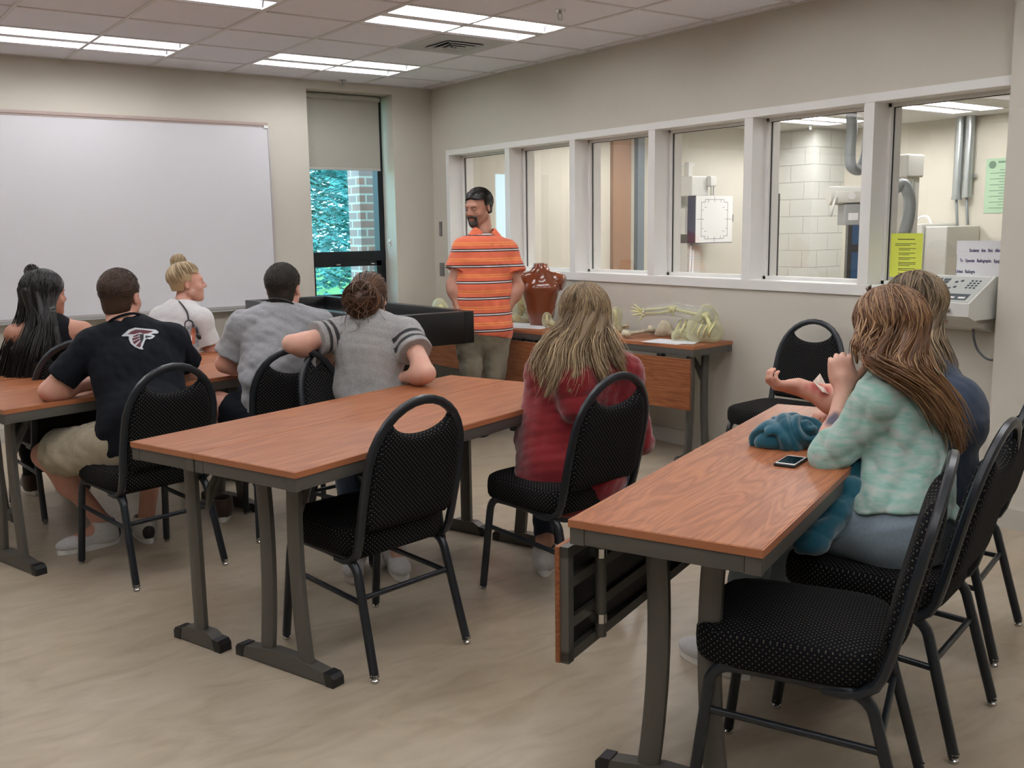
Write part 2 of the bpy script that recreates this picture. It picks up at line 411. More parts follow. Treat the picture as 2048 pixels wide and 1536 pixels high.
def conifer(x, y, h, r, seed, label):
    rng = random.Random(seed); mb = MB()
    for k in range(int(h*420)):
        t = rng.random()**.8; z = .2 + t*(h-.3); rad = r*(1-t)**.8*rng.uniform(.65, 1.05)+.08; a = rng.uniform(0, 6.283)
        L = rng.uniform(.20, .34); d = Vector((math.cos(a), math.sin(a), -.25)); c = Vector((math.cos(a)*rad, math.sin(a)*rad, z))
        for q in range(7):
            p = c - d*(L*q/7*.95); s_ = Vector((-math.sin(a), math.cos(a), 0))
            wd = .012 + .045*q/7
            tp = p + d*.09 + Vector((0, 0, rng.uniform(-.03, .05)))
            mb.add([p - s_*wd + Vector((0, 0, rng.uniform(-.03, .01))), p + Vector((0, 0, .02)), tp, p + s_*wd + Vector((0, 0, rng.uniform(-.03, .01)))], [(0, 1, 2), (1, 3, 2)])
    o = mb.build('conifer_foliage', LEAF, recalc=False); o.name = 'foliage'
    e = empty('conifer', (x, y, -.05), 0, label, 'tree', 'conifers outside the window'); o.parent = e
    MB().tube([(0, 0, 0), (0, 0, h*.9)], [.14, .03], 8).build('trunk', BARK, e)
conifer(6.0, 14.2, 6.5, 1.7, 1, 'nearest green conifer outside the window, left of the brick pier')
conifer(9.6, 17.8, 8.0, 1.9, 2, 'green conifer outside behind the nearest one, to its right')
conifer(8.4, 23.6, 9.0, 2.6, 3, 'tallest green conifer at the back, outside the window')
conifer(4.6, 19.0, 8.0, 2.2, 4, 'green conifer outside at the far left of the window view')
conifer(7.0, 32.0, 13.0, 3.2, 6, 'broad dark conifer far behind the others outside the window')
conifer(14.6, 33.0, 13.0, 3.2, 7, 'broad far conifer outside, behind the brick pier')
conifer(14.2, 24.0, 9.0, 2.8, 5, 'green conifer outside mostly hidden by the brick pier')

# ---- X-ray room behind the observation window
XC = 2.62
XF = [(8.62, 5.20), (8.45, 6.62), (6.0, 6.62), (6.0, 5.0), (6.0, 3.0)]
xs = sorted({WX+.25, 10.5} | {q for x, y in XF for q in (x, x+2*T)}); ys = sorted({-.6, 8.2} | {q for x, y in XF for q in (y, y+T)}); mb = MB()
for x0_, x1_ in zip(xs, xs[1:]):
    for y0_, y1_ in zip(ys, ys[1:]):
        if not any(x <= (x0_+x1_)/2 <= x+2*T and y <= (y0_+y1_)/2 <= y+T for x, y in XF): mb.bb((x0_, y0_, XC), (x1_, y1_, XC+.1))
mb.bb((WX+.25, -.6, XC+.1), (10.5, 8.2, XC+.2)); struct(mb.build('ceiling_xray', mat('xray_ceiling', (.62, .62, .60), .9)))
CREAM = mat('cream_wall_paint', (.60, .57, .49), .7)
struct(MB().bb((WX+.25, 7.95, 0), (10.5, 8.15, XC)).build('wall_xray_back', CREAM))
struct(MB().bb((10.3, -.6, 0), (10.5, 7.95, XC)).build('wall_xray_right', CREAM))
struct(MB().bb((WX+.25, -.8, 0), (10.5, -.6, XC)).build('wall_xray_front', CREAM))
def cmu_mat():
    m = mat('painted_block', (.6, .6, .56), .5); n, l, b = nt(m)
    tc = n.new('ShaderNodeTexCoord'); sx = n.new('ShaderNodeSeparateXYZ'); l.new(tc.outputs['Object'], sx.inputs[0])
    cx = n.new('ShaderNodeCombineXYZ'); l.new(math_n(n, l, 'ADD', sx.outputs[0], sx.outputs[1]), cx.inputs[0]); l.new(sx.outputs[2], cx.inputs[1])
    t = n.new('ShaderNodeTexBrick'); l.new(cx.outputs[0], t.inputs['Vector']); t.inputs['Scale'].default_value = 1
    t.inputs['Brick Width'].default_value = .40; t.inputs['Row Height'].default_value = .20; t.inputs['Mortar Size'].default_value = .006; t.inputs['Mortar Smooth'].default_value = .6
    for k in ('Color1', 'Color2'): t.inputs[k].default_value = (.64, .65, .61, 1)
    t.inputs['Mortar'].default_value = (.50, .51, .48, 1); l.new(t.outputs[0], b.inputs['Base Color'])
    bp = n.new('ShaderNodeBump'); bp.invert = True; bp.inputs['Distance'].default_value = .006; l.new(t.outputs['Fac'], bp.inputs['Height']); l.new(bp.outputs[0], b.inputs['Normal'])
    return m
struct(MB().bb((9.70, 7.38, 0), (10.3, 7.95, XC)).build('wall_xray_column', cmu_mat()))
d1 = struct(MB().bb((7.06, 7.90, 0), (7.315, 7.95, XC)).build('door_1', mat('brown_door_veneer', (.24, .135, .075), .4)))
MB().bb((7.405, 7.89, 0), (7.50, 7.95, XC)).build('door_frame', mat('blue_grey_frame', (.13, .16, .18), .4), d1)

# ---- ceiling light fixtures
REFL = mat('white_reflector', (.82, .80, .82), .35)
def troffer(x, y, z, label, depth=.09, group='recessed ceiling light fixtures', tube=None):
    # x, y = corner with low x / low y; 4 ft along x, 2 ft along y
    W, D = 2*T, T
    e = empty('ceiling_light', (x+W/2, y+D/2, z), 0, label, 'ceiling light', group)
    mb = MB()
    for s_ in (-1, 1): mb.bb((-W/2, s_*D/2-.006, 0), (W/2, s_*D/2+.006, depth)); mb.bb((s_*W/2-.006, -D/2, 0), (s_*W/2+.006, D/2, depth))
    mb.bb((-W/2, -D/2, depth), (W/2, D/2, depth+.01))
    mb.build('housing', REFL, e)
    fr = MB(); b = .022
    fr.bb((-W/2+.004, -D/2+.004, -.004), (W/2-.004, -D/2+b, .006)); fr.bb((-W/2+.004, D/2-b, -.004), (W/2-.004, D/2-.004, .006))
    fr.bb((-W/2+.004, -D/2+b, -.004), (-W/2+b, D/2-b, .006)); fr.bb((W/2-b, -D/2+b, -.004), (W/2-.004, D/2-b, .006))
    fr.build('frame', REFL, e)
    rf = MB()
    for c in (-.145, .145):                # two curved reflector troughs
        ring = []
        for i in range(9):
            a = math.pi*i/8; ring.append((c*1.07 - .112*math.cos(a), .004 + .075*math.sin(a)))
        rf.add([(-W/2+.02, q[0], q[1]) for q in ring]+[(W/2-.02, q[0], q[1]) for q in ring], [(i, i+1, i+10, i+9) for i in range(8)])
    rf.bb((-W/2+.02, -.046, -.003), (W/2-.02, .046, .006)); rf.bb((-W/2+.02, -.29, .0), (W/2-.02, -.262, .008)); rf.bb((-W/2+.02, .262, .0), (W/2-.02, .29, .008))
    rf.build('reflector', REFL, e, smooth=False)
    for c in (-.145, .145):
        MB().tube([(-W/2+.05, c*1.07, .045), (W/2-.05, c*1.07, .045)], .022, 10).build('tube', tube or TUBE, e)
    return e
names = {(-2, 0): 'bright ceiling light nearest the corner, above the outside window', (-5, 0): 'bright ceiling light above the whiteboard, at the left edge',
         (-2, 3): 'large bright ceiling light nearest the camera, beside the air vent', (-5, 3): 'ceiling light at the top edge, only its corner in view'}
for c, r in LIGHTS:
    troffer(gx(c), gy(r+1), H, names.get((c, r), 'recessed ceiling light behind the camera, out of the photo'))
troffer(8.62, 5.20, XC, 'ceiling light of the X-ray room seen through the rightmost pane', .09, 'X-ray room ceiling lights', TUBEX)
troffer(8.45, 6.62, XC, 'ceiling light of the X-ray room seen through the second pane from right', .09, 'X-ray room ceiling lights', TUBEX)
troffer(6.0, 6.62, XC, 'unseen ceiling light added above the far panes to brighten the X-ray room', .09, 'X-ray room ceiling lights', TUBEX)  # this and the fixtures below are unseen, added to brighten the X-ray room
troffer(6.0, 5.0, XC, 'unseen ceiling light added above the middle panes to brighten the X-ray room', .09, 'X-ray room ceiling lights', TUBEX)
troffer(6.0, 3.0, XC, 'unseen ceiling light added above the near panes to brighten the X-ray room', .09, 'X-ray room ceiling lights', TUBEX)
# air vent panel: one tile, cell (-1, 2)
vc = ((gx(-1)+gx(0))/2, gy(2.5), H)
v = empty('air_vent', vc, 0, 'square grey air vent panel in the ceiling beside the large light', 'vent')
VENT = mat('vent_metal', (.50, .52, .53), .5)
MB().bb((-.292, -.292, -.010), (.292, .292, 0), .003).build('panel', VENT, v)
mb = MB()
for k in range(3):
    s_ = .14-.045*k
    for a, b_ in ((1, 0), (-1, 0), (0, 1), (0, -1)):
        if a: mb.box((a*s_, 0, -.014-.004*k), (.03, 2*s_, .006), Matrix.Rotation(a*R(28), 3, 'Y'))
        else: mb.box((0, b_*s_, -.014-.004*k), (2*s_, .03, .006), Matrix.Rotation(-b_*R(28), 3, 'X'))
mb.build('louvre', VENT, v)
MB().bb((-.15, -.15, -.0112), (.15, .15, -.0104)).build('throat', BLACKP, v)
def sprinkler(x, y, z, label):
    e = empty('sprinkler_head', (x, y, z), 0, label, 'sprinkler', 'ceiling sprinkler heads')
    MB().lathe([(.036, 0), (.036, -.004), (.012, -.010), (.010, -.022)], n=18).build('escutcheon', CHROME, e, angle=40)
    MB().tube([(-.012, 0, -.02), (-.014, 0, -.045), (0, 0, -.055)], .0035, 8).tube([(.012, 0, -.02), (.014, 0, -.045), (0, 0, -.055)], .0035, 8).lathe([(.018, -.058), (.018, -.055), (.004, -.053)], n=14).build('deflector', STEEL, e, angle=40)
sprinkler(*(3.824, 4.755, 2.792), 'sprinkler head in the ceiling right of the large light')
sprinkler(*(3.957, 7.901, 2.792), 'sprinkler head in the ceiling above the outside window')
sprinkler(9.39, 7.2, XC, 'sprinkler head in the X-ray room ceiling')
# light switches
for (y, z, wd, hh, lab) in ((7.869, 1.517, .045, .135, 'narrow grey switch plate on the right wall, upper of two'), (7.862, 1.142, .075, .125, 'wider grey wall plate near the corner, lower of two')):
    o = MB().bb((-.008, -wd/2, -hh/2), (0, wd/2, hh/2), .002).build('wall_plate', mat('grey_plate', (.17, .165, .155), .4)); o.location = (WX, y, z)
    MB().bb((-.012, -.008, -.02), (-.008, .008, .02), .001).build('rocker', mat('grey_rocker', (.22, .21, .20), .4), o)
    tag(o, lab, 'switch plate')

# ---- whiteboard
bx0, bx1, z0, z1 = -1.9, 3.285, .905, 2.375
e = empty('whiteboard', ((bx0+bx1)/2, WY, z0), 0, 'long white dry-erase board filling the back wall', 'whiteboard')
W2 = (bx1-bx0)/2; hh = z1-z0
BOARD = mat('whiteboard_surface', (.70, .69, .71), .35, spec=.4)
MB().bb((-W2, -.018, 0), (W2, -.001, hh)).build('writing_surface', BOARD, e)
ALU = mat('anodised_aluminium', (.55, .52, .52), .4, .6)
MB().bb((-W2-.012, -.022, hh-.003), (W2+.012, -.001, hh+.008)).bb((-W2, -.028, hh+.008), (W2+.005, -.001, hh+.034), .004).build('map_rail', mat('map_rail_tan', (.42, .33, .29), .5), e)
MB().bb((W2-.035, -.034, hh-.012), (W2+.003, -.028, hh+.010), .002).build('rail_end_stop', WHITE, e)
MB().bb((W2, -.022, 0), (W2+.014, -.001, hh)).bb((-W2-.014, -.022, 0), (-W2, -.001, hh)).bb((-W2, -.022, -.012), (W2+.014, -.001, .004)).build('frame', ALU, e)
MB().bb((-W2+.05, -.085, -.035), (W2-.05, -.018, -.022), .003).bb((-W2+.05, -.085, -.022), (W2-.05, -.079, -.008)).build('marker_tray', mat('tray_aluminium', (.40, .40, .38), .4, .3), e)

# ------------------------------------------------------------------ stacking banquet chairs
def arc(c, r, a0, a1, n, pl):
    out = []
    for i in range(n+1):
        a = R(a0+(a1-a0)*i/n); p = (r*math.cos(a), r*math.sin(a)); out.append((c[0], c[1]+p[0], c[2]+p[1]) if pl == 'yz' else (c[0]+p[0], c[1], c[2]+p[1]))
    return out
SQ = [(1, .55), (.55, 1), (-.55, 1), (-1, .55), (-1, -.55), (-.55, -1), (.55, -1), (1, -.55)]
def superpad(mb, c, sx, sy, h, e=5.0, crown=.012, n=44):
    # rounded cushion: superellipse plan, rounded edge
    rings = []
    prof = [(.90, 0), (.965, .006), (.995, .022), (1.0, h*.5), (.995, h-.026), (.972, h-.010), (.93, h-.002), (.75, h+crown*.5), (.45, h+crown*.85), (.15, h+crown)]
    vs = []; fs = []
    for k, z in prof:
        for i in range(n):
            a = 2*math.pi*i/n; ca, sa = math.cos(a), math.sin(a); d = (abs(ca)**e+abs(sa)**e)**(-1/e)
            vs.append((c[0]+sx*k*d*ca, c[1]+sy*k*d*sa, c[2]+z))
    for j in range(len(prof)-1):
        for i in range(n):
            q = (i+1) % n; fs.append((j*n+i, j*n+q, (j+1)*n+q, (j+1)*n+i))
    fs.append(tuple(range(n-1, -1, -1))); fs.append(tuple((len(prof)-1)*n+i for i in range(n)))
    mb.add(vs, fs)
LEAN = .235
def bk(z): return -.205 - LEAN*(z-.47)         # y of the back plane at height z
def make_chair(label, group):
    root = empty('banquet_chair', (0, 0, 0), 0, label, 'chair', group)
    for s in (-1, 1):
        x = s*.195
        fl = [(x*1.09, .262, .018), (x*1.04, .222, .345)] + arc((x*1.03, .160, .350), .062, 5, 90, 6, 'yz') + [(x, .10, .410), (x, .0, .407)]
        rl = [(x, .0, .407), (x, -.09, .403)] + arc((x*1.02, -.118, .340), .062, 88, 12, 6, 'yz')[::1]
        rl = [(x, .0, .407), (x, -.10, .400)] + [(x*1.02, -.118-.066*math.sin(R(t)), .334+.066*math.cos(R(t))) for t in (8, 25, 42, 58, 72)] + [(x*1.10, -.272, .018)]
        for pth, yy in ((fl, .262), (rl, -.272)):
            lg = MB().tube(pth, .0140, prof=SQ).build('leg', BLACKM, root, angle=50)
            xx = x*1.09 if yy > 0 else x*1.10
            MB().lathe([(.011, .0), (.014, .003), (.014, .010), (.010, .014), (.013, .018), (.0145, .030)], (xx, yy, 0), 14).build('foot_glide', CHROME, lg, angle=40)
        MB().tube([(x*1.045, .226, .285), (x*1.055, -.196, .262)], .0085, prof=SQ).build('side_stretcher', BLACKM, root, angle=50)
    MB().tube([(-.205, -.196, .275), (.205, -.196, .275)], .0085, prof=SQ).build('cross_bar', BLACKM, root, angle=50)
    MB().bb((-.185, -.15, .398), (.185, .17, .418)).build('seat_board', BLACKP, root)
    mb = MB(); superpad(mb, (0, .040, .408), .224, .238, .098)
    mb.build('seat', DOTS, root, smooth=True, uvbox=True)
    # back hoop
    hw = .208; zt = .955; zs = .705; pts = []
    left = [(-.196, -.06, .392), (-.200, -.11, .392), (-.203, -.150, .402), (-.205, -.182, .425), (-.2065, -.199, .458), (-hw, bk(.52), .52), (-hw*1.01, bk(.60), .60), (-hw*1.005, bk(.68), .68)]
    top = []
    for i in range(17):
        a = math.pi - math.pi*i/16; z = zs + (zt-zs)*math.sin(a)**.92; top.append((hw*math.cos(a), bk(z), z))
    pts = left + top + [(-p[0], p[1], p[2]) for p in left[::-1]]
    MB().tube(pts, .0145, prof=[(p[0]*1.05, p[1]*.85) for p in SQ], up=(1, 0, 0)).build('back_frame', BLACKM, root, angle=50)
    # upholstered back pad
    iw = hw-.013; out = []; n = 24
    def halfw(z): return iw if z < zs else iw*math.sqrt(max(0, 1-((z-zs)/(zt-.012-zs))**2))
    zb, tc_, dip = .510, .888, .052
    rows = 26; cols = 22; vs = []; fs = []
    def surf(u, v, side):      # u -1..1, v 0..1
        ztop = tc_ - dip*(1-u*u*1.0) + .0*abs(u)
        wz = zb + (ztop-zb)*v; wmax = halfw(wz)
        if v < .14: wmax *= 1-.10*((.14-v)/.14)**2
        x = u*wmax; eu = 1-abs(u)**8; ev = (1-abs(2*v-1)**10)
        th = .006 + .024*(max(0, eu*ev))**.45
        return (x, bk(wz) + side*th + .004, wz)
    for side in (-1, 1):
        for j in range(rows+1):
            for i in range(cols+1):
                u = -1+2*i/cols; u = math.sin(u*math.pi/2)*.35+u*.65; v = j/rows; v = .5-.5*math.cos(v*math.pi)*.6-(.5-v)*.4*1.0 if False else v
                vs.append(surf(u, v, side))
    N = (rows+1)*(cols+1)
    for j in range(rows):
        for i in range(cols):
            a = j*(cols+1)+i; fs.append((a, a+1, a+cols+2, a+cols+1)); b = N+a; fs.append((b, b+cols+1, b+cols+2, b+1))
    ring = [i for i in range(cols)]+[j*(cols+1)+cols for j in range(rows)]+[rows*(cols+1)+i for i in range(cols, 0, -1)]+[j*(cols+1) for j in range(rows, 0, -1)]
    for k in range(len(ring)):
        a, b = ring[k], ring[(k+1) % len(ring)]; fs.append((a, a+N, b+N, b))
    MB().add(vs, fs).build('backrest', DOTS, root, angle=60, uvbox=True)
    return root
CG = 'black dotted banquet chairs in the classroom'
CH = [((1.606, 3.125), 10.2, 'empty black dotted banquet chair pulled up to the middle of the near double table'),
      ((1.194, 4.527), 11.6, 'black dotted banquet chair holding the man in the black shirt and khaki shorts'),
      ((2.47, 3.08), 6.8, 'black dotted banquet chair holding the woman in the red hoodie'),
      ((2.075, 1.535), 28.4, 'empty black dotted banquet chair nearest the camera, beside the right table'),
      ((2.653, 1.684), 15.0, 'black dotted banquet chair holding the woman in the mint shirt'),
      ((3.33, 1.94), 17.0, 'black dotted banquet chair at the right edge, holding the woman with long brown hair'),
      ((4.45, 3.545), 96.0, 'empty black dotted banquet chair standing against the right wall'),
      ((1.98, 4.725), -14.0, 'black dotted banquet chair holding the man in the grey shirt'),
      ((2.15, 4.14), 189.0, 'black dotted banquet chair facing the camera under the arm of the woman with the bun'),
      ((1.10, 5.83), 8.0, 'black dotted banquet chair holding the woman with long black hair'),
      ((1.91, 6.25), -62.0, 'black dotted banquet chair holding the blonde woman, hidden behind the tables')]
base = make_chair(CH[0][2], CG)
CHAIRS = []
for i, ((x, y), a, lab) in enumerate(CH):
    o = base if i == 0 else copy_tree(base)
    o.location = (x, y, 0); o.rotation_euler = (0, 0, R(a)); o['label'] = lab; CHAIRS.append(o)

# ------------------------------------------------------------------ flip-top training tables
TZ = .775
def make_table(label, L, W, wood=WOOD, feet=(1, 1), panel=0, near=.11, far=.11, seam=(1, 1)):
    """local frame: origin at the corner on the floor, x along the length, y across (0..W)"""
    root = empty('training_table', (0, 0, 0), 0, label, 'table', 'cherry laminate tables with taupe metal legs')
    MB().bb((.002, .002, TZ-.020), (L-.002, W-.002, TZ), .003).build('tabletop', wood, root)
    eb = MB().bb((0, 0, TZ-.0215), (L, .004, TZ-.0015)).bb((0, W-.004, TZ-.0215), (L, W, TZ-.0015)).bb((0, .004, TZ-.0215), (.004, W-.004, TZ-.0015)).bb((L-.004, .004, TZ-.0215), (L, W-.004, TZ-.0015))
    eb.build('edge_band', EDGE, root)
    ap = MB(); z0, z1 = TZ-.066, TZ-.0215; t = .024
    ap.bb((.004, .004, z0), (L-.004, t, z1), .002).bb((.004, W-t, z0), (L-.004, W-.004, z1), .002)
    ap.bb((.004, .045, z0), (t, W-.045, z1), .002).bb((L-t, .045, z0), (L-.004, W-.045, z1), .002)
    ap.bb((.0035, .0035, z0-.001), (t, .044, z1)).bb((.0035, W-.044, z0-.001), (t, W-.0035, z1)).bb((L-t, .0035, z0-.001), (L-.0035, .044, z1)).bb((L-t, W-.044, z0-.001), (L-.0035, W-.0035, z1))
    ap.build('apron', TAUPE, root, angle=40)
    MB().bb((t, t, TZ-.03), (L-t, W-t, TZ-.021)).build('underside', BLACKP, root)
    ym = W/2; big = W > .40
    for x in (near, L-far):
        a0, a1 = (ym-min(.25, W/2-.005), ym+min(.25, W/2-.005)) if big else (ym-.135, ym+.135)
        prof = [(.0, .052), (.0, .052)]
        fb = MB().prism([(a0+.03, .004), (a1-.03, .004), (a1-.03, .040), (ym+.06, .062), (ym-.06, .062), (a0+.03, .040)], 0, x-.024, x+.024)
        foot = fb.build('foot_bar', TAUPE, root)
        for s_, q in ((-1, a0), (1, a1)):
            MB().prism([(q, 0), (q-s_*.034, 0), (q-s_*.046, .046), (q-s_*.012, .044), (q, .030)], 0, x-.026, x+.026).build('end_cap', BLACKP, foot)
        if big: legs = ((-1, .082, .072, .098), (1, .082, .072, .098))
        else: legs = ((1, .0, .0, .0),)
        for s_, o0, om, o1 in legs:
            pts = []
            for k in range(13):
                v = k/12; off = o0*(1-v)**2 + 2*(om*1.0-.25*(o0+o1)+.25*(o0+o1)*0)*v*(1-v) + o1*v*v
                off = o0*(1-v)*(1-2*v) + 4*om*v*(1-v) + o1*v*(2*v-1)
                pts.append((x, ym+s_*off, TZ-.06-(TZ-.06-.05)*v))
            MB().tube(pts, 1.0, prof=[(p[0]*.017, p[1]*.030) for p in SQ], up=(1, 0, 0)).build('leg', TAUPE, root, angle=50)
        sgn = 1 if x < L/2 else -1
        br = MB().tube([(x+sgn*.015, ym-.06, .52), (x+sgn*.03, ym-.06, .60), (x+sgn*.075, ym-.06, .66), (x+sgn*.095, ym-.06, TZ-.05)], .009, prof=SQ)
        br.tube([(x+sgn*.015, ym-.06, .52), (x+sgn*.055, ym-.06, .60), (x+sgn*.10, ym-.06, .68)], .008, prof=SQ).bb((x+sgn*.07-.03, ym-.085, TZ-.09), (x+sgn*.07+.03, ym-.035, TZ-.05), .004)
        br.build('fold_brace', TAUPE, root, angle=50)
    if panel:
        py = W+.004 if panel == 1 else -.004; s_ = panel; pz0, pz1 = TZ-.40, TZ-.078
        pn = MB().bb((-.005, min(py+s_*.020, py+s_*.034), pz0), (L+.005, max(py+s_*.020, py+s_*.034), pz1), .002).build('modesty_panel', WOODP, root)
        f_ = MB(); ya, yb_ = sorted((py-s_*.004, py+s_*.020))
        f_.bb((0, ya, pz0+.004), (L, yb_, pz0+.034)).bb((0, ya, pz1-.030), (L, yb_, pz1-.002)).bb((0, ya, pz0), (.03, yb_, pz1)).bb((L-.03, ya, pz0), (L, yb_, pz1))
        f_.bb((.03, ya+.004, pz0+.09), (L-.03, yb_, pz0+.12)).bb((.03, ya+.004, pz1-.12), (L-.03, yb_, pz1-.09))
        f_.build('panel_frame', TAUPE, pn); yc = sorted((py+s_*.014, py+s_*.0198)); MB().bb((.03, yc[0], pz0+.03), (L-.03, yc[1], pz1-.03)).build('backing_board', BLACKP, pn)
        for x in (near-.02, L-far+.02):
            hg = MB().tube([(x, py-s_*.025, pz0+.03), (x, py-s_*.025, pz1-.005)], .016, 14).build('hinge_tube', TAUPE, pn, angle=40)
            for z in (pz0+.07, pz1-.065): MB().lathe([(.0175, 0), (.0175, .026)], (x, py-s_*.025, z), 14).bb((x-.014, min(py-s_*.02, py), z), (x+.014, max(py-s_*.02, py), z+.026)).build('clamp', CHROME, hg, angle=40)
        for x in (.25, L/2, L-.25): MB().bb((x-.02, min(py-s_*.02, py+s_*.02), pz1-.005), (x+.02, max(py-s_*.02, py+s_*.02), TZ-.06)).build('panel_bracket', BLACKP, pn)
    return root
def place(o, x, y, d): o.location = (x, y, 0); o.rotation_euler = (0, 0, math.atan2(d[1], d[0])); return o
# right table: FL corner (1.554,1.908), runs along (.92,.39); y local points to the left side
dA = (.9215, .3884)
tA = make_table('cherry table at right with the jacket and phone on it', 1.875, .512, WOODW, panel=1, near=.17, far=.14)
place(tA, 1.745, 1.431, dA)
dB = (.946, .324)
tB = make_table('cherry table in the middle, wider front half of the double table with the empty chair', 1.86, .506, near=.15, far=.13)
place(tB, 1.193, 2.818, dB)
tB2 = make_table('narrow cherry table in the middle, rear half of the double table', 1.86, .358, near=.12, far=.12)
place(tB2, 1.193-.324*.508, 2.818+.946*.508, dB)
dC = (.958, .287)
tC = make_table('cherry table at left under the elbow of the man in the black shirt', 1.80, .506, near=.10, far=.48)
place(tC, .657, 4.661, dC)
tC2 = make_table('narrow cherry table at left, between that table and the woman with long black hair', 1.80, .358, near=.12, far=.12)
place(tC2, .657-.287*.508, 4.661+.958*.508, dC)
dF = (.955, .297)
tF = make_table('cherry table in the far row, only its end showing beside the blonde woman', 1.80, .50, near=.12, far=.12)
place(tF, 2.298-.955*1.8+.297*.44, 6.581-.297*1.8-.955*.44, dF)
dD = (-.118, .993)
tD = make_table('cherry table against the right wall holding the clear arm model', 1.80, .42, WOOD, panel=1, near=.12, far=.12)
place(tD, 4.868, 4.285, dD)
tD2 = make_table('cherry table in the far corner behind the standing man', 1.78, .42, WOOD, panel=1, near=.12, far=.12)
place(tD2, 4.868-.118*1.83+.16, 4.285+.993*1.83, (-.03, 1))

# ------------------------------------------------------------------ black display table
EX0, EX1, EY0, EY1, EZ = 2.915, 3.662, 5.50, 7.72, .97
BLK = mat('black_satin_case', (.006, .006, .0065), .32)
e = empty('display_table', ((EX0+EX1)/2, (EY0+EY1)/2, 0), 0, 'large black display table with a sunken glossy top in front of the standing man', 'display table')
w_, l_ = (EX1-EX0)/2, (EY1-EY0)/2
mb = MB(); b = .075
mb.bb((-w_, -l_, EZ-.215), (-w_+b, l_, EZ), .003).bb((w_-b, -l_, EZ-.215), (w_, l_, EZ), .003).bb((-w_+b, -l_, EZ-.215), (w_-b, -l_+b, EZ), .003).bb((-w_+b, l_-b, EZ-.215), (w_-b, l_, EZ), .003)
mb.build('case', BLK, e, angle=30)
MB().bb((-w_+b, -l_+b, EZ-.215), (w_-b, l_-b, EZ-.07)).build('glass_screen', mat('black_mirror_glass', (.010, .012, .014), .03, spec=1.0, coat=1.0), e)
for y in (-l_+.5, l_-.5):
    mb = MB().bb((-.10, y-.12, .05), (.10, y+.12, EZ-.215), .006).bb((-w_+.06, y-.09, .012), (w_-.06, y+.09, .05), .006)
    mb.prism([(-w_+.12, EZ-.215), (w_-.12, EZ-.215), (.12, EZ-.40), (-.12, EZ-.40)], 1, y-.05, y+.05).build('pedestal', BLK, e)

# ------------------------------------------------------------------ implicit surfaces for bodies, clothes and models
V3 = lambda p: np.array(p, float)
def nrm(v): v = np.array(v, float); return v/np.linalg.norm(v)
def cone(a, b, ra, rb):
    a, b = V3(a), V3(b); ab = b-a; L = max(ab@ab, 1e-9)
    def f(X, Y, Z):
        x, y, z = X-a[0], Y-a[1], Z-a[2]; t = np.clip((x*ab[0]+y*ab[1]+z*ab[2])/L, 0, 1)
        return np.sqrt((x-t*ab[0])**2+(y-t*ab[1])**2+(z-t*ab[2])**2)-(ra+(rb-ra)*t)
    return f, np.minimum(a-ra, b-rb), np.maximum(a+ra, b+rb)
def econe(a, b, ra, rb, fwd, ratio):
    a, b = V3(a), V3(b); ab = b-a; L = max(ab@ab, 1e-9); w = nrm(V3(fwd)-ab*(V3(fwd)@ab)/L)
    def f(X, Y, Z):
        x, y, z = X-a[0], Y-a[1], Z-a[2]; t = np.clip((x*ab[0]+y*ab[1]+z*ab[2])/L, 0, 1)
        x, y, z = x-t*ab[0], y-t*ab[1], z-t*ab[2]; q = x*w[0]+y*w[1]+z*w[2]
        r = ra+(rb-ra)*t; o2 = np.maximum(x*x+y*y+z*z-q*q, 0)
        k0 = np.sqrt(o2+(q/ratio)**2)/r; k1 = np.sqrt(o2+(q/ratio**2)**2)/(r*r)
        return np.where(k1 > 1e-6, k0*(k0-1)/np.maximum(k1, 1e-6), -r*ratio)
    m = max(ra, rb); return f, np.minimum(a, b)-m, np.maximum(a, b)+m
def ell(c, r, rot=None):
    c = V3(c); r = V3(r if hasattr(r, '__len__') else (r, r, r)); Q = np.array(rot) if rot is not None else np.eye(3)   # columns = axes
    def f(X, Y, Z):
        x, y, z = X-c[0], Y-c[1], Z-c[2]
        u = [(x*Q[0, i]+y*Q[1, i]+z*Q[2, i]) for i in range(3)]
        k0 = np.sqrt(sum((u[i]/r[i])**2 for i in range(3))); k1 = np.sqrt(sum((u[i]/r[i]**2)**2 for i in range(3)))
        return np.where(k1 > 1e-6, k0*(k0-1)/np.maximum(k1, 1e-6), -r.min())
    m = r.max(); return f, c-m, c+m
def rbox(c, hs, rad, rot=None):
    c = V3(c); hs = V3(hs); Q = np.array(rot) if rot is not None else np.eye(3)
    def f(X, Y, Z):
        x, y, z = X-c[0], Y-c[1], Z-c[2]
        q = [np.abs(x*Q[0, i]+y*Q[1, i]+z*Q[2, i])-(hs[i]-rad) for i in range(3)]
        return np.sqrt(sum(np.maximum(k, 0)**2 for k in q))+np.minimum(np.maximum(np.maximum(q[0], q[1]), q[2]), 0)-rad
    m = np.linalg.norm(hs); return f, c-m, c+m
def cutp(p, pt, n):                 # keep the side where (x-pt).n < 0
    f, lo, hi = p; pt = V3(pt); n = nrm(n)
    return (lambda X, Y, Z: np.maximum(f(X, Y, Z), (X-pt[0])*n[0]+(Y-pt[1])*n[1]+(Z-pt[2])*n[2])), lo, hi
def shellp(p, th):
    f, lo, hi = p; return (lambda X, Y, Z: np.abs(f(X, Y, Z))-th), lo-th, hi+th
def inter(p, q):
    f, lo, hi = p; g = q[0]; return (lambda X, Y, Z: np.maximum(f(X, Y, Z), g(X, Y, Z))), lo, hi
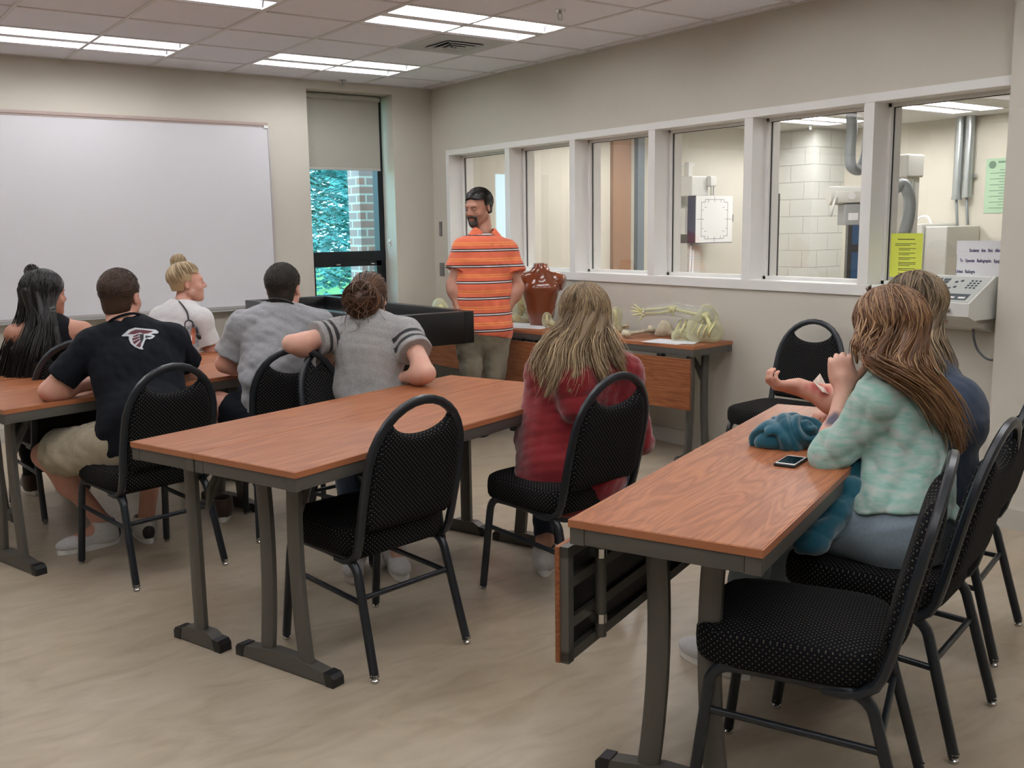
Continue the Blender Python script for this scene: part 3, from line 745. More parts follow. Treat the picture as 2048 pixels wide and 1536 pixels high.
def fnoise(seed, n=7, f0=14, f1=45):
    rng = np.random.RandomState(seed); D = rng.normal(size=(n, 3)); D /= np.linalg.norm(D, axis=1)[:, None]
    F = rng.uniform(f0, f1, n); PH = rng.uniform(0, 6.28, n)
    def g(X, Y, Z): return sum((1-2*np.abs(np.sin(.5*F[i]*(X*D[i, 0]+Y*D[i, 1]+Z*D[i, 2])+PH[i]))) for i in range(n))/n**.5
    return g
class Sdf:
    def __init__(s, lo, hi, h):
        s.h = h; s.lo = V3(lo); n = np.ceil((V3(hi)-s.lo)/h).astype(int)+2; s.n = n
        s.F = np.full(tuple(n), 1.0, np.float32); s.ax = [(s.lo[i]+h*np.arange(n[i])).astype(np.float32) for i in range(3)]
    def sl(s, lo, hi, pad):
        a = np.clip(np.floor((lo-pad-s.lo)/s.h).astype(int), 0, s.n); b = np.clip(np.ceil((hi+pad-s.lo)/s.h).astype(int)+1, 0, s.n)
        S_ = tuple(slice(a[i], b[i]) for i in range(3))
        X = s.ax[0][S_[0]][:, None, None]; Y = s.ax[1][S_[1]][None, :, None]; Z = s.ax[2][S_[2]][None, None, :]
        return S_, X, Y, Z
    def add(s, p, k=.02):
        f, lo, hi = p; S_, X, Y, Z = s.sl(lo, hi, k+3*s.h)
        if min(x.stop-x.start for x in S_) <= 0: return s
        d = f(X, Y, Z); a = s.F[S_]
        if k > 0: h = np.maximum(k-np.abs(a-d), 0)/k; s.F[S_] = np.minimum(a, d)-h*h*k*.25
        else: s.F[S_] = np.minimum(a, d)
        return s
    def sub(s, p, k=.01):
        f, lo, hi = p; S_, X, Y, Z = s.sl(lo, hi, k+3*s.h)
        if min(x.stop-x.start for x in S_) <= 0: return s
        d = -f(X, Y, Z); a = s.F[S_]; h = np.maximum(k-np.abs(a-d), 0)/max(k, 1e-6); s.F[S_] = np.maximum(a, d)+h*h*k*.25
        return s
    def cut(s, pt, n):
        pt = V3(pt); n = nrm(n); X, Y, Z = s.ax[0][:, None, None], s.ax[1][None, :, None], s.ax[2][None, None, :]
        s.F = np.maximum(s.F, ((X-pt[0])*n[0]+(Y-pt[1])*n[1]+(Z-pt[2])*n[2]).astype(np.float32)); return s
    def merge(s, o, k):
        h = np.maximum(k-np.abs(s.F-o.F), 0)/k; s.F = np.minimum(s.F, o.F)-h*h*k*.25; return s
    def like(s):
        o = Sdf.__new__(Sdf); o.h = s.h; o.lo = s.lo; o.n = s.n; o.ax = s.ax; o.F = np.full(tuple(s.n), 1.0, np.float32); return o
    def disp(s, fn, amp, where=None):
        I = np.nonzero(np.abs(s.F) < .05); X, Y, Z = [s.ax[i][I[i]] for i in range(3)]
        a = amp if where is None else amp*where(X, Y, Z)
        s.F[I] += (a*fn(X, Y, Z)).astype(np.float32); return s
    def mesh(s):
        F = s.F; F[0] = F[-1] = 1; F[:, 0] = F[:, -1] = 1; F[:, :, 0] = F[:, :, -1] = 1
        neg = F < 0; n = s.n; c = np.zeros(tuple(n-1), np.int8)
        for i in (0, 1):
            for j in (0, 1):
                for k in (0, 1): c += neg[i:n[0]-1+i, j:n[1]-1+j, k:n[2]-1+k]
        I = np.nonzero((c > 0) & (c < 8)); m = len(I[0])
        idx = np.full(tuple(n-1), -1, np.int64); idx[I] = np.arange(m)
        cv = {}
        for i in (0, 1):
            for j in (0, 1):
                for k in (0, 1): cv[(i, j, k)] = F[I[0]+i, I[1]+j, I[2]+k]
        pos = np.zeros((m, 3)); cnt = np.zeros(m)
        for a in cv:
            for ax in range(3):
                if a[ax]: continue
                b = tuple(1 if q == ax else a[q] for q in range(3)); va, vb = cv[a], cv[b]; x = (va < 0) != (vb < 0)
                t = np.where(x, va/np.where(x, va-vb, 1), 0)
                for q in range(3): pos[:, q] += np.where(x, a[q]+(t if q == ax else 0), 0)
                cnt += x
        pos = pos/cnt[:, None]; V = np.stack([s.lo[q]+s.h*(I[q]+pos[:, q]) for q in range(3)], 1)
        faces = []
        for ax in range(3):
            sl0 = [slice(None)]*3; sl1 = [slice(None)]*3; sl0[ax] = slice(0, -1); sl1[ax] = slice(1, None)
            x = neg[tuple(sl0)] != neg[tuple(sl1)]; E = np.nonzero(x); u, w = [(1, 2), (2, 0), (0, 1)][ax]
            ok = (E[u] > 0) & (E[w] > 0) & (E[u] < n[u]-1) & (E[w] < n[w]-1); E = [e[ok] for e in E]
            def cell(du, dw):
                q = [E[0].copy(), E[1].copy(), E[2].copy()]; q[u] += du; q[w] += dw; return idx[tuple(q)]
            q = np.stack([cell(-1, -1), cell(0, -1), cell(0, 0), cell(-1, 0)], 1); flip = ~neg[tuple(E)]
            q[flip] = q[flip][:, ::-1]; faces.append(q)
        Fc = np.concatenate(faces); Fc = Fc[(Fc >= 0).all(1)]
        return V, Fc
    def sample(s, V): pass
def np_obj(name, V, Fc, m, parent=None, origin=(0, 0, 0), attrs=None, smooth=True, relax=0):
    V = np.array(V, float)
    if relax:
        e = np.concatenate([Fc[:, [0, 1]], Fc[:, [1, 2]], Fc[:, [2, 3]], Fc[:, [3, 0]]])
        for _ in range(relax):
            acc = np.zeros_like(V); c = np.zeros(len(V))
            for q in range(3): acc[:, q] = np.bincount(e[:, 0], V[e[:, 1], q], len(V))
            c = np.bincount(e[:, 0], minlength=len(V)); V = np.where(c[:, None] > 0, .45*V+.55*acc/np.maximum(c, 1)[:, None], V)
    W = V-np.array(origin)
    me = bpy.data.meshes.new(name); nv, nf = len(W), len(Fc); k = Fc.shape[1]
    me.vertices.add(nv); me.vertices.foreach_set('co', W.astype(np.float32).ravel())
    me.loops.add(nf*k); me.loops.foreach_set('vertex_index', Fc.astype(np.int32).ravel())
    me.polygons.add(nf); me.polygons.foreach_set('loop_start', np.arange(0, nf*k, k, dtype=np.int32))
    me.polygons.foreach_set('use_smooth', np.full(nf, smooth)); me.update(calc_edges=True); me.validate()
    for a, arr in (attrs(V) if attrs else {}).items():
        at = me.attributes.new(a, 'FLOAT', 'POINT'); at.data.foreach_set('value', np.asarray(arr, np.float32))
    me.materials.append(m); o = bpy.data.objects.new(name, me); C.objects.link(o)
    if parent is not None: o.parent = parent
    else: o.location = origin
    return o
def attr_node(n, name):
    a = n.new('ShaderNodeAttribute'); a.attribute_name = name; return a.outputs['Fac']

# ------------------------------------------------------------------ people
def skin_mat(name, col, lip=(.45, .14, .12)):
    m = mat(name, col, .5, spec=.35, sss=.08); n, l, b = nt(m)
    tc = n.new('ShaderNodeTexCoord'); t = n.new('ShaderNodeTexNoise'); t.inputs['Scale'].default_value = 16; t.inputs['Detail'].default_value = 4; l.new(tc.outputs['Object'], t.inputs['Vector'])
    c = ramp(n, l, t.outputs['Fac'], [(.3, tuple(k*q for k, q in zip(col, (.96, .86, .82)))), (.7, tuple(min(1, k*1.04) for k in col))])
    c = mix_col(n, l, attr_node(n, 'lip'), c, lip)
    c = mix_col(n, l, attr_node(n, 'red'), c, (.42, .07, .05)); c = mix_col(n, l, attr_node(n, 'bruise'), c, (.055, .06, .10))
    l.new(c, b.inputs['Base Color']); return m
def cloth_mat(name, col, rough=.9, var=.08, sheen=.2, scale=400):
    m = mat(name, col, rough, spec=.2, sheen=sheen, bump=.25, bscale=scale, var=var, vscale=120); return m
def hair_mat(name, dark, mid, light, rough=.38):
    m = mat(name, mid, rough, spec=.4); n, l, b = nt(m)
    l.new(ramp(n, l, attr_node(n, 'hv'), [(0, dark), (.5, mid), (1, light)]), b.inputs['Base Color']); return m
def frame_from(fwd, up=(0, 0, 1), roll=0):
    f = nrm(fwd); u = V3(up); r = nrm(np.cross(f, u)); u = np.cross(r, f)
    if roll: r, u = r*math.cos(roll)+u*math.sin(roll), u*math.cos(roll)-r*math.sin(roll)
    return np.stack([r, f, u], 1)                    # columns: right, forward, up
def head_prims(S_, c, Q, s=1.0, female=False, ears=True):
    L = lambda x, y, z: V3(c)+Q@(V3((x, y, z))*s)
    e = lambda p, r: ell(L(*p), V3(r)*s, Q)
    S_.add(e((0, -.014, .036), (.076, .095, .083)), .02)
    S_.add(e((0, .030, -.020), (.066, .066, .080)), .03)
    S_.add(e((0, .040, -.062), (.050, .050, .050)), .03)
    S_.add(e((0, .070, -.098), (.022, .020, .018)), .03)
    S_.add(cone(L(-.055, .0, -.055), L(-.018, .066, -.096), .018*s, .014*s), .03); S_.add(cone(L(.055, .0, -.055), L(.018, .066, -.096), .018*s, .014*s), .03)
    S_.add(cone(L(-.034, .083, .026), L(.034, .083, .026), .011*s, .011*s), .02)
    for k in (-1, 1): S_.add(e((k*.043, .060, -.030), (.022, .022, .020)), .02)
    for k in (-1, 1): S_.sub(ell(L(k*.031, .100, .006), V3((.017, .014, .011))*s, Q), .012)
    for k in (-1, 1): S_.add(e((k*.031, .079, .004), (.013, .012, .011)), .004)
    S_.add(cone(L(0, .090, .012), L(0, .112, -.026), .007*s, .011*s), .012)
    for k in (-1, 1): S_.add(e((k*.011, .100, -.031), (.009, .010, .008)), .006)
    S_.add(cone(L(-.020, .089, -.058), L(.020, .089, -.058), .0065*s, .0065*s), .006); S_.add(cone(L(-.017, .089, -.070), L(.017, .089, -.070), .007*s, .007*s), .006)
    S_.sub(cone(L(-.021, .099, -.064), L(.021, .099, -.064), .0018*s, .0018*s), .003)
    if ears:
        for k in (-1, 1):
            q = Q@np.array(Matrix.Rotation(k*-.35, 3, 'Z'))
            S_.add(ell(L(k*.078, -.012, -.004), V3((.008, .019, .032))*s, q), .006); S_.sub(ell(L(k*.086, -.006, -.002), V3((.007, .010, .018))*s, q), .004)
    return L
def hand_prims(S_, wr, d, pn, side, s=1.0, curl=(.5, .6, .4), spread=.05, thumb=(.6, .5)):
    """wr wrist, d direction of the hand, pn direction the palm faces, side +1 = thumb towards cross(d, pn)"""
    d = nrm(d); pn = nrm(V3(pn)-d*(V3(pn)@d)); t = np.cross(d, pn)*side; Q = np.stack([t, d, pn], 1); wr = V3(wr)
    W = lambda x, y, z: wr+Q@(V3((x, y, z))*s)
    sub = S_.like()
    sub.add(ell(W(0, .045, 0), V3((.042, .055, .017))*s, Q), .01); sub.add(rbox(W(.0, .055, 0), V3((.040, .040, .013))*s, .012*s, Q), .012)
    sub.add(cone(wr, W(0, .03, 0), .026*s, .026*s), .02); sub.add(ell(W(.026, .030, .010), V3((.018, .030, .014))*s, Q), .012)
    for i, (x, L, r) in enumerate(((.030, .074, .0092), (.010, .082, .0095), (-.010, .076, .0090), (-.030, .060, .0080))):
        p = W(x, .092 if i in (1, 2) else .086, 0); a = 0; yaw_ = (x/.03)*spread
        for j, (fr, c) in enumerate(zip((.46, .31, .23), curl)):
            a += c; dd = Q@np.array([math.sin(yaw_)*math.cos(a), math.cos(yaw_)*math.cos(a), math.sin(a)])
            q = p+dd*L*fr*s; sub.add(cone(p, q, r*s*(1-.06*j), r*s*(1-.06*(j+1))), .005); p = q
    p = W(.036, .022, .008); a = thumb[0]
    for j, (Lt, r) in enumerate(((.040, .0125), (.032, .0108), (.026, .0095))):
        dd = Q@nrm([math.sin(.85-.25*j), math.cos(.85-.25*j), thumb[1]*(.4+.4*j)]); q = p+dd*Lt*s; sub.add(cone(p, q, r*s, r*s*.92), .008); p = q
    S_.merge(sub, .015)
def spline(pts, n):
    P_ = np.array(pts, float); d = np.r_[0, np.cumsum(np.linalg.norm(np.diff(P_[:, :3], axis=0), axis=1))]; t = np.linspace(0, d[-1], n)
    m = np.gradient(P_, d, axis=0) if len(P_) > 2 else np.repeat((P_[1:]-P_[:1])/d[-1], 2, 0)
    out = []
    for x in t:
        i = min(np.searchsorted(d, x, side='right')-1, len(d)-2); h = d[i+1]-d[i]; u = (x-d[i])/h
        out.append((2*u**3-3*u**2+1)*P_[i]+(u**3-2*u**2+u)*h*m[i]+(-2*u**3+3*u**2)*P_[i+1]+(u**3-u**2)*h*m[i+1])
    return np.array(out)
class Strands:
    def __init__(s, seed): s.v = []; s.f = []; s.h = []; s.n = 0; s.rng = np.random.RandomState(seed)
    def strand(s, pts, r, hv, flat=.55):
        P_ = np.array(pts); N = len(P_); T_ = np.gradient(P_, axis=0); T_ /= np.maximum(np.linalg.norm(T_, axis=1), 1e-9)[:, None]
        a = np.cross(T_, [.31, .17, .93]); a /= np.maximum(np.linalg.norm(a, axis=1), 1e-6)[:, None]; b = np.cross(T_, a)
        t = np.linspace(0, 1, N); rr = (r*np.minimum(1, .45+2.2*t)*np.minimum(1, (1-t)*4+.12))[:, None]
        ring = np.stack([P_+a*rr, P_+b*rr*flat, P_-a*rr, P_-b*rr*flat], 1).reshape(-1, 3)
        i = np.arange(N-1)[:, None]*4; k = np.arange(4)[None]; q = (k+1) % 4
        s.f.append((np.stack([i+k, i+q, i+4+q, i+4+k], -1)+s.n).reshape(-1, 4)); s.v.append(ring); s.n += 4*N
        s.h.append(np.repeat(np.clip(hv+.22*(t-.35)*s.tip, 0, 1), 4))
    tip = 1.0
    def lock(s, pts, radii, count, r=.0026, n=18, wav=.004, hv=(.15, .95), fill=(.45, 1.05), tail=.12):
        """pts (x,y,z) guide, radii (along, may be pairs (ra, rb) of an elliptic section)"""
        rad = np.array([(q, q) if not hasattr(q, '__len__') else q for q in radii], float)
        G = spline(np.c_[np.array(pts, float), rad], n); P_ = G[:, :3]; ra = G[:, 3]; rb = G[:, 4]
        T_ = np.gradient(P_, axis=0); T_ /= np.linalg.norm(T_, axis=1)[:, None]
        x = np.cross(T_[0], [0.2, .3, .9]); X_ = []
        for t in T_: x = x-t*(x@t); x = x/np.linalg.norm(x); X_.append(x)
        X_ = np.array(X_); Y_ = np.cross(T_, X_); tt = np.linspace(0, 1, n)
        for _ in range(count):
            a = s.rng.uniform(0, 6.283); q = s.rng.uniform(*fill)**.6; ph, fr = s.rng.uniform(0, 6.28), s.rng.uniform(1, 3); tw = s.rng.normal()*.25
            ang = a+tw*tt; w = wav*np.sin(ph+fr*6.28*tt)*tt; e = 1+s.rng.uniform(-tail, tail)
            p = P_+X_*((q*ra*np.cos(ang)+w)[:, None])+Y_*((q*rb*np.sin(ang)+w*.6)[:, None])
            m = max(6, min(n, int(n*s.rng.uniform(.82, 1.0)))); s.strand(p[:m], r*s.rng.uniform(.7, 1.3), s.rng.uniform(*hv))
    def bun(s, c, r, count, Q, rr=.003, hv=(.1, .9), flat=.8, loose=0):
        c = V3(c)
        for i in range(count):
            ax = nrm(s.rng.normal(size=3)*np.array([.6, 1.0, .6])+np.array([0, .9, 0])); u = nrm(np.cross(ax, s.rng.normal(size=3))); v = np.cross(ax, u)
            t = np.linspace(0, s.rng.uniform(2.5, 5.0), 16); k = r*s.rng.uniform(.75, 1.06); o = ax*s.rng.uniform(-.6, .6)*r
            p = (np.cos(t)[:, None]*u+np.sin(t)[:, None]*v)*(k*math.sqrt(max(.2, 1-(np.linalg.norm(o)/r)**2)))+o
            p[:, 1] *= flat; s.strand(c+p@Q.T, rr*s.rng.uniform(.8, 1.3), s.rng.uniform(*hv))
    def data(s): return np.concatenate(s.v), np.concatenate(s.f), np.concatenate(s.h)
def hair_obj(parent, origin, sd, strands, m, name='hair', base=.3):
    V, Fc = sd.mesh(); h = np.full(len(V), base)
    V = np.array(V)
    if strands is not None and strands.n:
        v2, f2, h2 = strands.data(); Fc = np.concatenate([Fc, f2+len(V)]); V = np.concatenate([V, v2]); h = np.r_[h, h2]
    return np_obj(name, V, Fc, m, parent, origin, lambda _: {'hv': h})
def hair_cap(S_, c, Q, s=1.0, th=.008, line=.072, nape=-.07, tilt=.85, side=-.03, k=.02, bulk=1.0, earb=-.008):
    """scalp hair: inflated cranium with the face and the ears' front left free"""
    L = lambda x, y, z: V3(c)+Q@(V3((x, y, z))*s)
    p = ell(L(0, -.015, .037), V3((.079+th, .098+th, .086+th))*s, Q); p2 = ell(L(0, -.045, -.030), V3((.066*bulk+th, .060*bulk+th, .075))*s, Q)
    f, lo, hi = p; g = p2[0]
    def cap(X, Y, Z):
        a, b = f(X, Y, Z), g(X, Y, Z); h = np.maximum(k-np.abs(a-b), 0)/k; d = np.minimum(a, b)-h*h*k*.25
        x, y, z = X-c[0], Y-c[1], Z-c[2]; ly = (x*Q[0, 1]+y*Q[1, 1]+z*Q[2, 1])/s; lz = (x*Q[0, 2]+y*Q[1, 2]+z*Q[2, 2])/s
        face = (ly-line)*tilt-(lz-.070)*(1-tilt*tilt)**.5                   # forehead line
        face2 = np.minimum(ly-.018, .062-lz)                                 # cheeks below the temples
        ear = np.minimum(ly-earb, -(lz-side))                         # in front of and below the ear tops
        return np.maximum(np.maximum(np.maximum(np.maximum(d, np.minimum(face, .25)*s), face2*s), ear*s), (nape-lz)*s)
    S_.add((cap, np.minimum(lo, p2[1]), np.maximum(hi, p2[2])), .0)
    return L
def person(label, J, o):
    """one continuous body plus clothes; J joints in metres, o options"""
    J = {k: V3(v) for k, v in J.items()}; fem = o.get('sex') == 'f'; h = o.get('h', .006); fat = o.get('fat', 0.0)
    base = V3(o['base']); allp = np.array(list(J.values())); lo, hi = allp.min(0)-.24, allp.max(0)+.24; lo[2] = max(lo[2], -.02)
    S_ = Sdf(lo, hi, h)
    shm = (J['shL']+J['shR'])/2; hpm = (J['hipL']+J['hipR'])/2; side = nrm(J['shR']-J['shL']); up = nrm(J['neck']-hpm); f = nrm(np.cross(up, side))
    hside = nrm(J['hipR']-J['hipL']); wa = J.get('waist', hpm*.55+shm*.45-f*.01); ch = shm*.72+wa*.28
    rc, rw, rp = (.142, .122, .158) if fem else (.165, .152, .160); rc += fat*.7; rw += fat*1.2; rp += fat
    def torso(S2, off, low=True, ratio=1.0, arms_=True):
        S2.add(econe(wa, ch, rw+off, rc+off, f, .70*ratio), .05); S2.add(econe(ch, shm-up*o.get('trapd', .01), rc+off, rc*o.get('trap', .80)+off, f, .66*ratio), .05)
        S2.add(econe(hpm+up*.04, wa, rp+off, rw+off, f, .74*ratio), .05)
        S2.add(econe(J['hipL']+hside*.03, J['hipR']-hside*.03, o.get('hipr', .108)+fat*.7+off, o.get('hipr', .108)+fat*.7+off, f, 1.0), .05)
        a_ = .052 if fem else .062
        for q in (('shL', 'shR') if arms_ else ()):
            S2.add(cone(J[q], shm, a_+off*.9, a_+.008+off*.9), .05); S2.add(cone(J['neck']-up*.015, J[q]-up*.0, .042+off*.6, a_*.85+off*.7), .05)
        if fem:
            for q in (-1, 1): S2.add(ell(ch+side*q*.072+f*(.070+fat*.4)-up*.0, (.062+off, .062+off, .066+off)), .05)
    ru0, ru1, rf0, rf1 = (.046, .037, .037, .025) if fem else (.056, .044, .044, .030)
    au = o.get('arm', 1.0); ru0, ru1, rf0, rf1 = ru0*au, ru1*au, rf0*au, rf1*au
    torso(S_, 0.0)
    hc = J['head']; Q = frame_from(o['look'], roll=o.get('roll', 0)); hs = o.get('hs', 1.0)
    nb = hc+Q@V3((0, -.022, -.075))*hs
    rn = .050 if fem else .061
    arms = S_.like()
    for s_ in 'LR':
        sh, el, wr = J['sh'+s_], J['el'+s_], J['wr'+s_]
        arms.add(cone(sh, el, ru0, ru1), .02); arms.add(cone(el, wr, rf0, rf1), .02); arms.add(ell(el*.72+wr*.28, (rf0*1.1,)*3), .05)
    legs = S_.like()
    hr = o.get('hipr', .108)
    rt0, rt1, rs0, rs1 = (.086, .056, .053, .034) if fem else (.088, .060, .056, .038)
    rt0 += fat*.6
    for s_ in 'LR':
        hp, kn, an = J['hip'+s_], J['kn'+s_], J['an'+s_]
        legs.add(cone(hp, kn, rt0, rt1), .03); legs.add(cone(kn, an, rs0, rs1), .03); dk = nrm(an-kn); bkd = nrm(np.cross(dk, hside)); bkd = bkd if bkd@f < 0 else -bkd
        legs.add(ell(kn*.68+an*.32+bkd*.022, (.048, .048, .085) if abs(dk[2]) > .8 else (.05,)*3), .05); legs.add(cone(an, J['to'+s_], .036, .026), .03)
    S_.merge(legs, .04); S_.merge(arms, .03)
    S_.add(cone(J['neck']-up*.02, nb, rn*1.08, rn), .035)
    hd = S_.like(); L = head_prims(hd, hc, Q, hs, fem); S_.merge(hd, .018)
    for s_, hk in o.get('hands', {}).items(): hand_prims(S_, J['wr'+s_], *hk[0], **hk[1])
    for s_ in 'LR':
        if s_ not in o.get('hands', {}): hand_prims(S_, J['wr'+s_], J['wr'+s_]-J['el'+s_], o.get('palm', (0, 0, -1)), 1 if s_ == 'L' else -1, .95 if fem else 1.05, (.3, .35, .25))
    V, Fc = S_.mesh(); lc = L(0, .092, -.064)
    def at(V):
        d = np.linalg.norm((V-lc)@Q*np.array([.55, 1, 1.25]), axis=1); out = {'lip': np.clip((.013*hs-d)/.005, 0, 1)*o.get('lipk', .6)}
        for k in ('red', 'bruise'):
            v = np.zeros(len(V))
            for c, r, w_ in o.get(k, []): v = np.maximum(v, w_*np.clip((r-np.linalg.norm(V-V3(c), axis=1))/(r*.55), 0, 1))
            out[k] = v
        return out
    root = np_obj('person', V, Fc, o['skin'], None, base, at); tag(root, label, 'person')
    root['group'] = 'people in the classroom'
    eb = MB()
    for q in (-1, 1):
        MB().ball(V3(L(q*.031, .0812, .003))-base, .0106*hs, 12).build('eyeball', EYE, root, smooth=True)
        pts = [V3(L(q*(.014+.034*t), .091-.010*t*t, .023+.005*math.sin(2.6*t)))-base for t in np.linspace(0, 1, 7)]
        MB().tube(pts, [.002, .0032, .0036, .0036, .003, .0024, .001], 6).build('eyebrow', o.get('brow', HAIRDK), root, smooth=True)
        MB().ball(V3(L(q*.031, .0882, .002))-base, .0054*hs, 8).build('iris', IRIS, root, smooth=True)
    parts = {}
    t = o.get('top')
    if t:
        C_ = S_.like(); off = t.get('off', .012); torso(C_, off, arms_=not t.get('tank'))
        if t.get('tank'):
            for k_ in (-1, 1): C_.add(cone(shm+side*k_*.085+up*.045, ch+side*k_*.07-f*.075, .018, .03), .03); C_.add(cone(shm+side*k_*.085+up*.045, ch+side*k_*.07+f*.085, .018, .03), .03)
        C_.cut(hpm+up*t.get('hem', -.06), -up) if not t.get('nohem') else None
        sl = t.get('sleeve', .55); so = t.get('soff', .012); ends = []
        for s_ in 'LR':
            sh, el, wr = J['sh'+s_], J['el'+s_], J['wr'+s_]
            C2 = C_.like()
            if sl <= 0: continue
            if sl <= 1:
                e_ = sh+(el-sh)*sl; d_ = nrm(el-sh); C2.add(cutp(cone(sh, e_+d_*.04, ru0+off, ru1+(ru0-ru1)*(1-sl)+so+off*.4), e_, d_), .0)
            else:
                e_ = el+(wr-el)*(sl-1); d_ = nrm(wr-el); C2.add(cone(sh, el, ru0+off, ru1+so), 0); C2.add(cutp(cone(el, e_+d_*.03, rf0+so, rf0+(rf1-rf0)*(sl-1)+so*.9), e_, d_), .02); C2.add(ell(el*.75+e_*.25, (rf0*1.08+so,)*3), .03)
            C_.merge(C2, t.get('sk', .03)); ends.append((e_, d_))
        if t.get('hood'): t['hood'](C_, J, up, f, side, shm)
        for p in t.get('extra', []): C_.add(p, .03)
        amp = t.get('wr', .004)
        nz = fnoise(t.get('seed', 3), 6, *t.get('wf', (18, 60)))
        zone = lambda X, Y, Z: np.clip(1.1-t.get('calm', 1.6)*np.abs((X-wa[0])*up[0]+(Y-wa[1])*up[1]+(Z-wa[2])*up[2]-(-.05))/.4, .35, 1)
        C_.disp(nz, amp, zone); C_.disp(fnoise(t.get('seed', 3)+9, 5, 90, 160), amp*.22)
        nk = t.get('neckr', (.062 if fem else .072)); C_.sub(cone(J['neck']+up*t.get('neckh', .018)-f*.0, nb+(nb-J['neck'])*1.0, nk, nk+.03), .006)
        for p in t.get('cuts', []): C_.sub(p, .006)
        if t.get('band'):
            ax = nrm(nb-J['neck']); a1_ = nrm(np.cross(ax, f)); a2_ = np.cross(ax, a1_); rr = nk+.004+t.get('bandr', 0)
            t['_ring'] = [J['neck']+up*t.get('bandh', .030)+a1_*rr*math.cos(q)*1.06+a2_*rr*math.sin(q)-up*.012*math.sin(q) for q in np.linspace(0, 6.2832, 33)[:-1]]
        V, Fc = C_.mesh()
        def cat(V):
            out = {}
            s0 = np.full(len(V), -1.0)
            for s_ in 'LR':
                sh, el = J['sh'+s_], J['el'+s_]; ab = el-sh; tt = (V-sh)@ab/(ab@ab); d = np.linalg.norm(V-sh-np.clip(tt, 0, 1)[:, None]*ab, axis=1)
                s0 = np.where((d < ru0+.045) & (tt > .12) & (tt < 1.0), tt, s0)
            out['sleeve'] = s0; return out
        tp_ = parts['top'] = np_obj(t.get('name', 'shirt'), V, Fc, t['mat'], root, base, cat, relax=t.get('relax', 0))
        if t.get('band'): MB().tube([p-base for p in t['_ring']], t.get('bandw', .009), 8, closed=True).build(t.get('bandname', 'neckband'), t['band'], tp_, smooth=True)
    t = o.get('bottom')
    if t:
        C_ = S_.like(); off = t.get('off', .014); ln = t.get('len', 2.0)
        C_.add(econe(J['hipL']+hside*.03, J['hipR']-hside*.03, o.get('hipr', .108)+fat*.7+off, o.get('hipr', .108)+fat*.7+off, f, 1.0), .05); C_.add(econe(hpm, hpm+up*t.get('rise', .13), rp+off, rw+off+.004, f, .76), .05)
        C_.cut(hpm+up*t.get('rise', .13), up)
        for s_ in 'LR':
            hp, kn, an = J['hip'+s_], J['kn'+s_], J['an'+s_]; C2 = C_.like(); fl = t.get('flare', 0)
            if ln <= 1:
                e_ = hp+(kn-hp)*ln; d_ = nrm(kn-hp); C2.add(cutp(cone(hp, e_+d_*.05, rt0+off, rt1+(rt0-rt1)*(1-ln)+off+fl), e_, d_), 0)
            else:
                e_ = kn+(an-kn)*(ln-1); d_ = nrm(an-kn); dk = nrm(an-kn); bkd = nrm(np.cross(dk, hside)); bkd = bkd if bkd@f < 0 else -bkd
                C2.add(cone(hp, kn, rt0+off, rt1+off), 0); C2.add(ell(kn*.68+an*.32+bkd*.022, (.048+off, .048+off, .085+off) if abs(dk[2]) > .8 else (.05+off,)*3), .04); C2.add(cutp(cone(kn, e_+d_*.03, rs0+off, rs1+off+fl), e_, d_), .03)
            C_.merge(C2, .03)
        C_.disp(fnoise(t.get('seed', 5), 6, 18, 60), t.get('wr', .004)); C_.disp(fnoise(t.get('seed', 5)+4, 5, 80, 150), t.get('wr', .004)*.3)
        V, Fc = C_.mesh(); parts['bottom'] = np_obj(t.get('name', 'trousers'), V, Fc, t['mat'], root, base)
    t = o.get('shoes')
    if t:
        for s_ in 'LR':
            an, to = J['an'+s_], J['to'+s_]; d = V3(to-an); d[2] = 0; d = nrm(d); z = np.array([0, 0, 1.]); r_ = np.cross(d, z); gz = t.get('floor', 0.0)
            heel = V3(an)-d*.05; heel[2] = 0; Qs = np.stack([r_, d, z], 1); Wl = lambda x, y, zz: heel+Qs@V3((x, y, zz))
            C_ = Sdf(heel-.36, heel+.36, .005)
            C_.add(ell(Wl(0, .06, .055), (.044, .075, .055), Qs), .02); C_.add(ell(Wl(0, .19, .040), (.048, .10, .040), Qs), .04); C_.add(cone(Wl(0, .055, .06), Wl(0, .06, t.get('high', .11)), .054, .055), .03)
            C_.cut((0, 0, .022), (0, 0, -1)); C_.sub(cone(Wl(0, .058, t.get('high', .11)-.01), Wl(0, .058, .3), .044, .06), .005); C_.cut(Wl(0, 0, t.get('high', .11)+.012), (0, 0, 1))
            V, Fc = C_.mesh(); so_ = np_obj('shoe', V, Fc, t['mat'], root, base)
            poly = []
            for i in range(28):
                a = 2*math.pi*i/28; y = math.cos(a); poly.append(Wl(.043*math.sin(a)*(1+.12*y), .135+.150*y, 0)[:2]-base[:2])
            MB().prism([tuple(q) for q in poly], 2, .001-base[2], .028-base[2]).build('sole', t.get('sole', WHITE), so_)
            if 'accent' in t:
                C3 = Sdf(heel-.36, heel+.36, .005); C3.add(ell(Wl(0, .055, .058), (.047, .075, .058), Qs), .0); C3.cut(Wl(0, .045, 0), Qs[:, 1]); C3.cut((0, 0, .024), (0, 0, -1)); C3.sub(cone(Wl(0, .058, .095), Wl(0, .058, .3), .038, .05), .005); C3.cut(Wl(0, 0, t.get('high', .11)), (0, 0, 1))
                V, Fc = C3.mesh(); np_obj('heel_counter', V, Fc, t['accent'], so_, base)
    fr = dict(J=J, Q=Q, L=L, hs=hs, hc=hc, up=up, f=f, side=side, shm=shm, hpm=hpm, wa=wa, base=base, lo=lo, hi=hi)
    return root, parts, fr
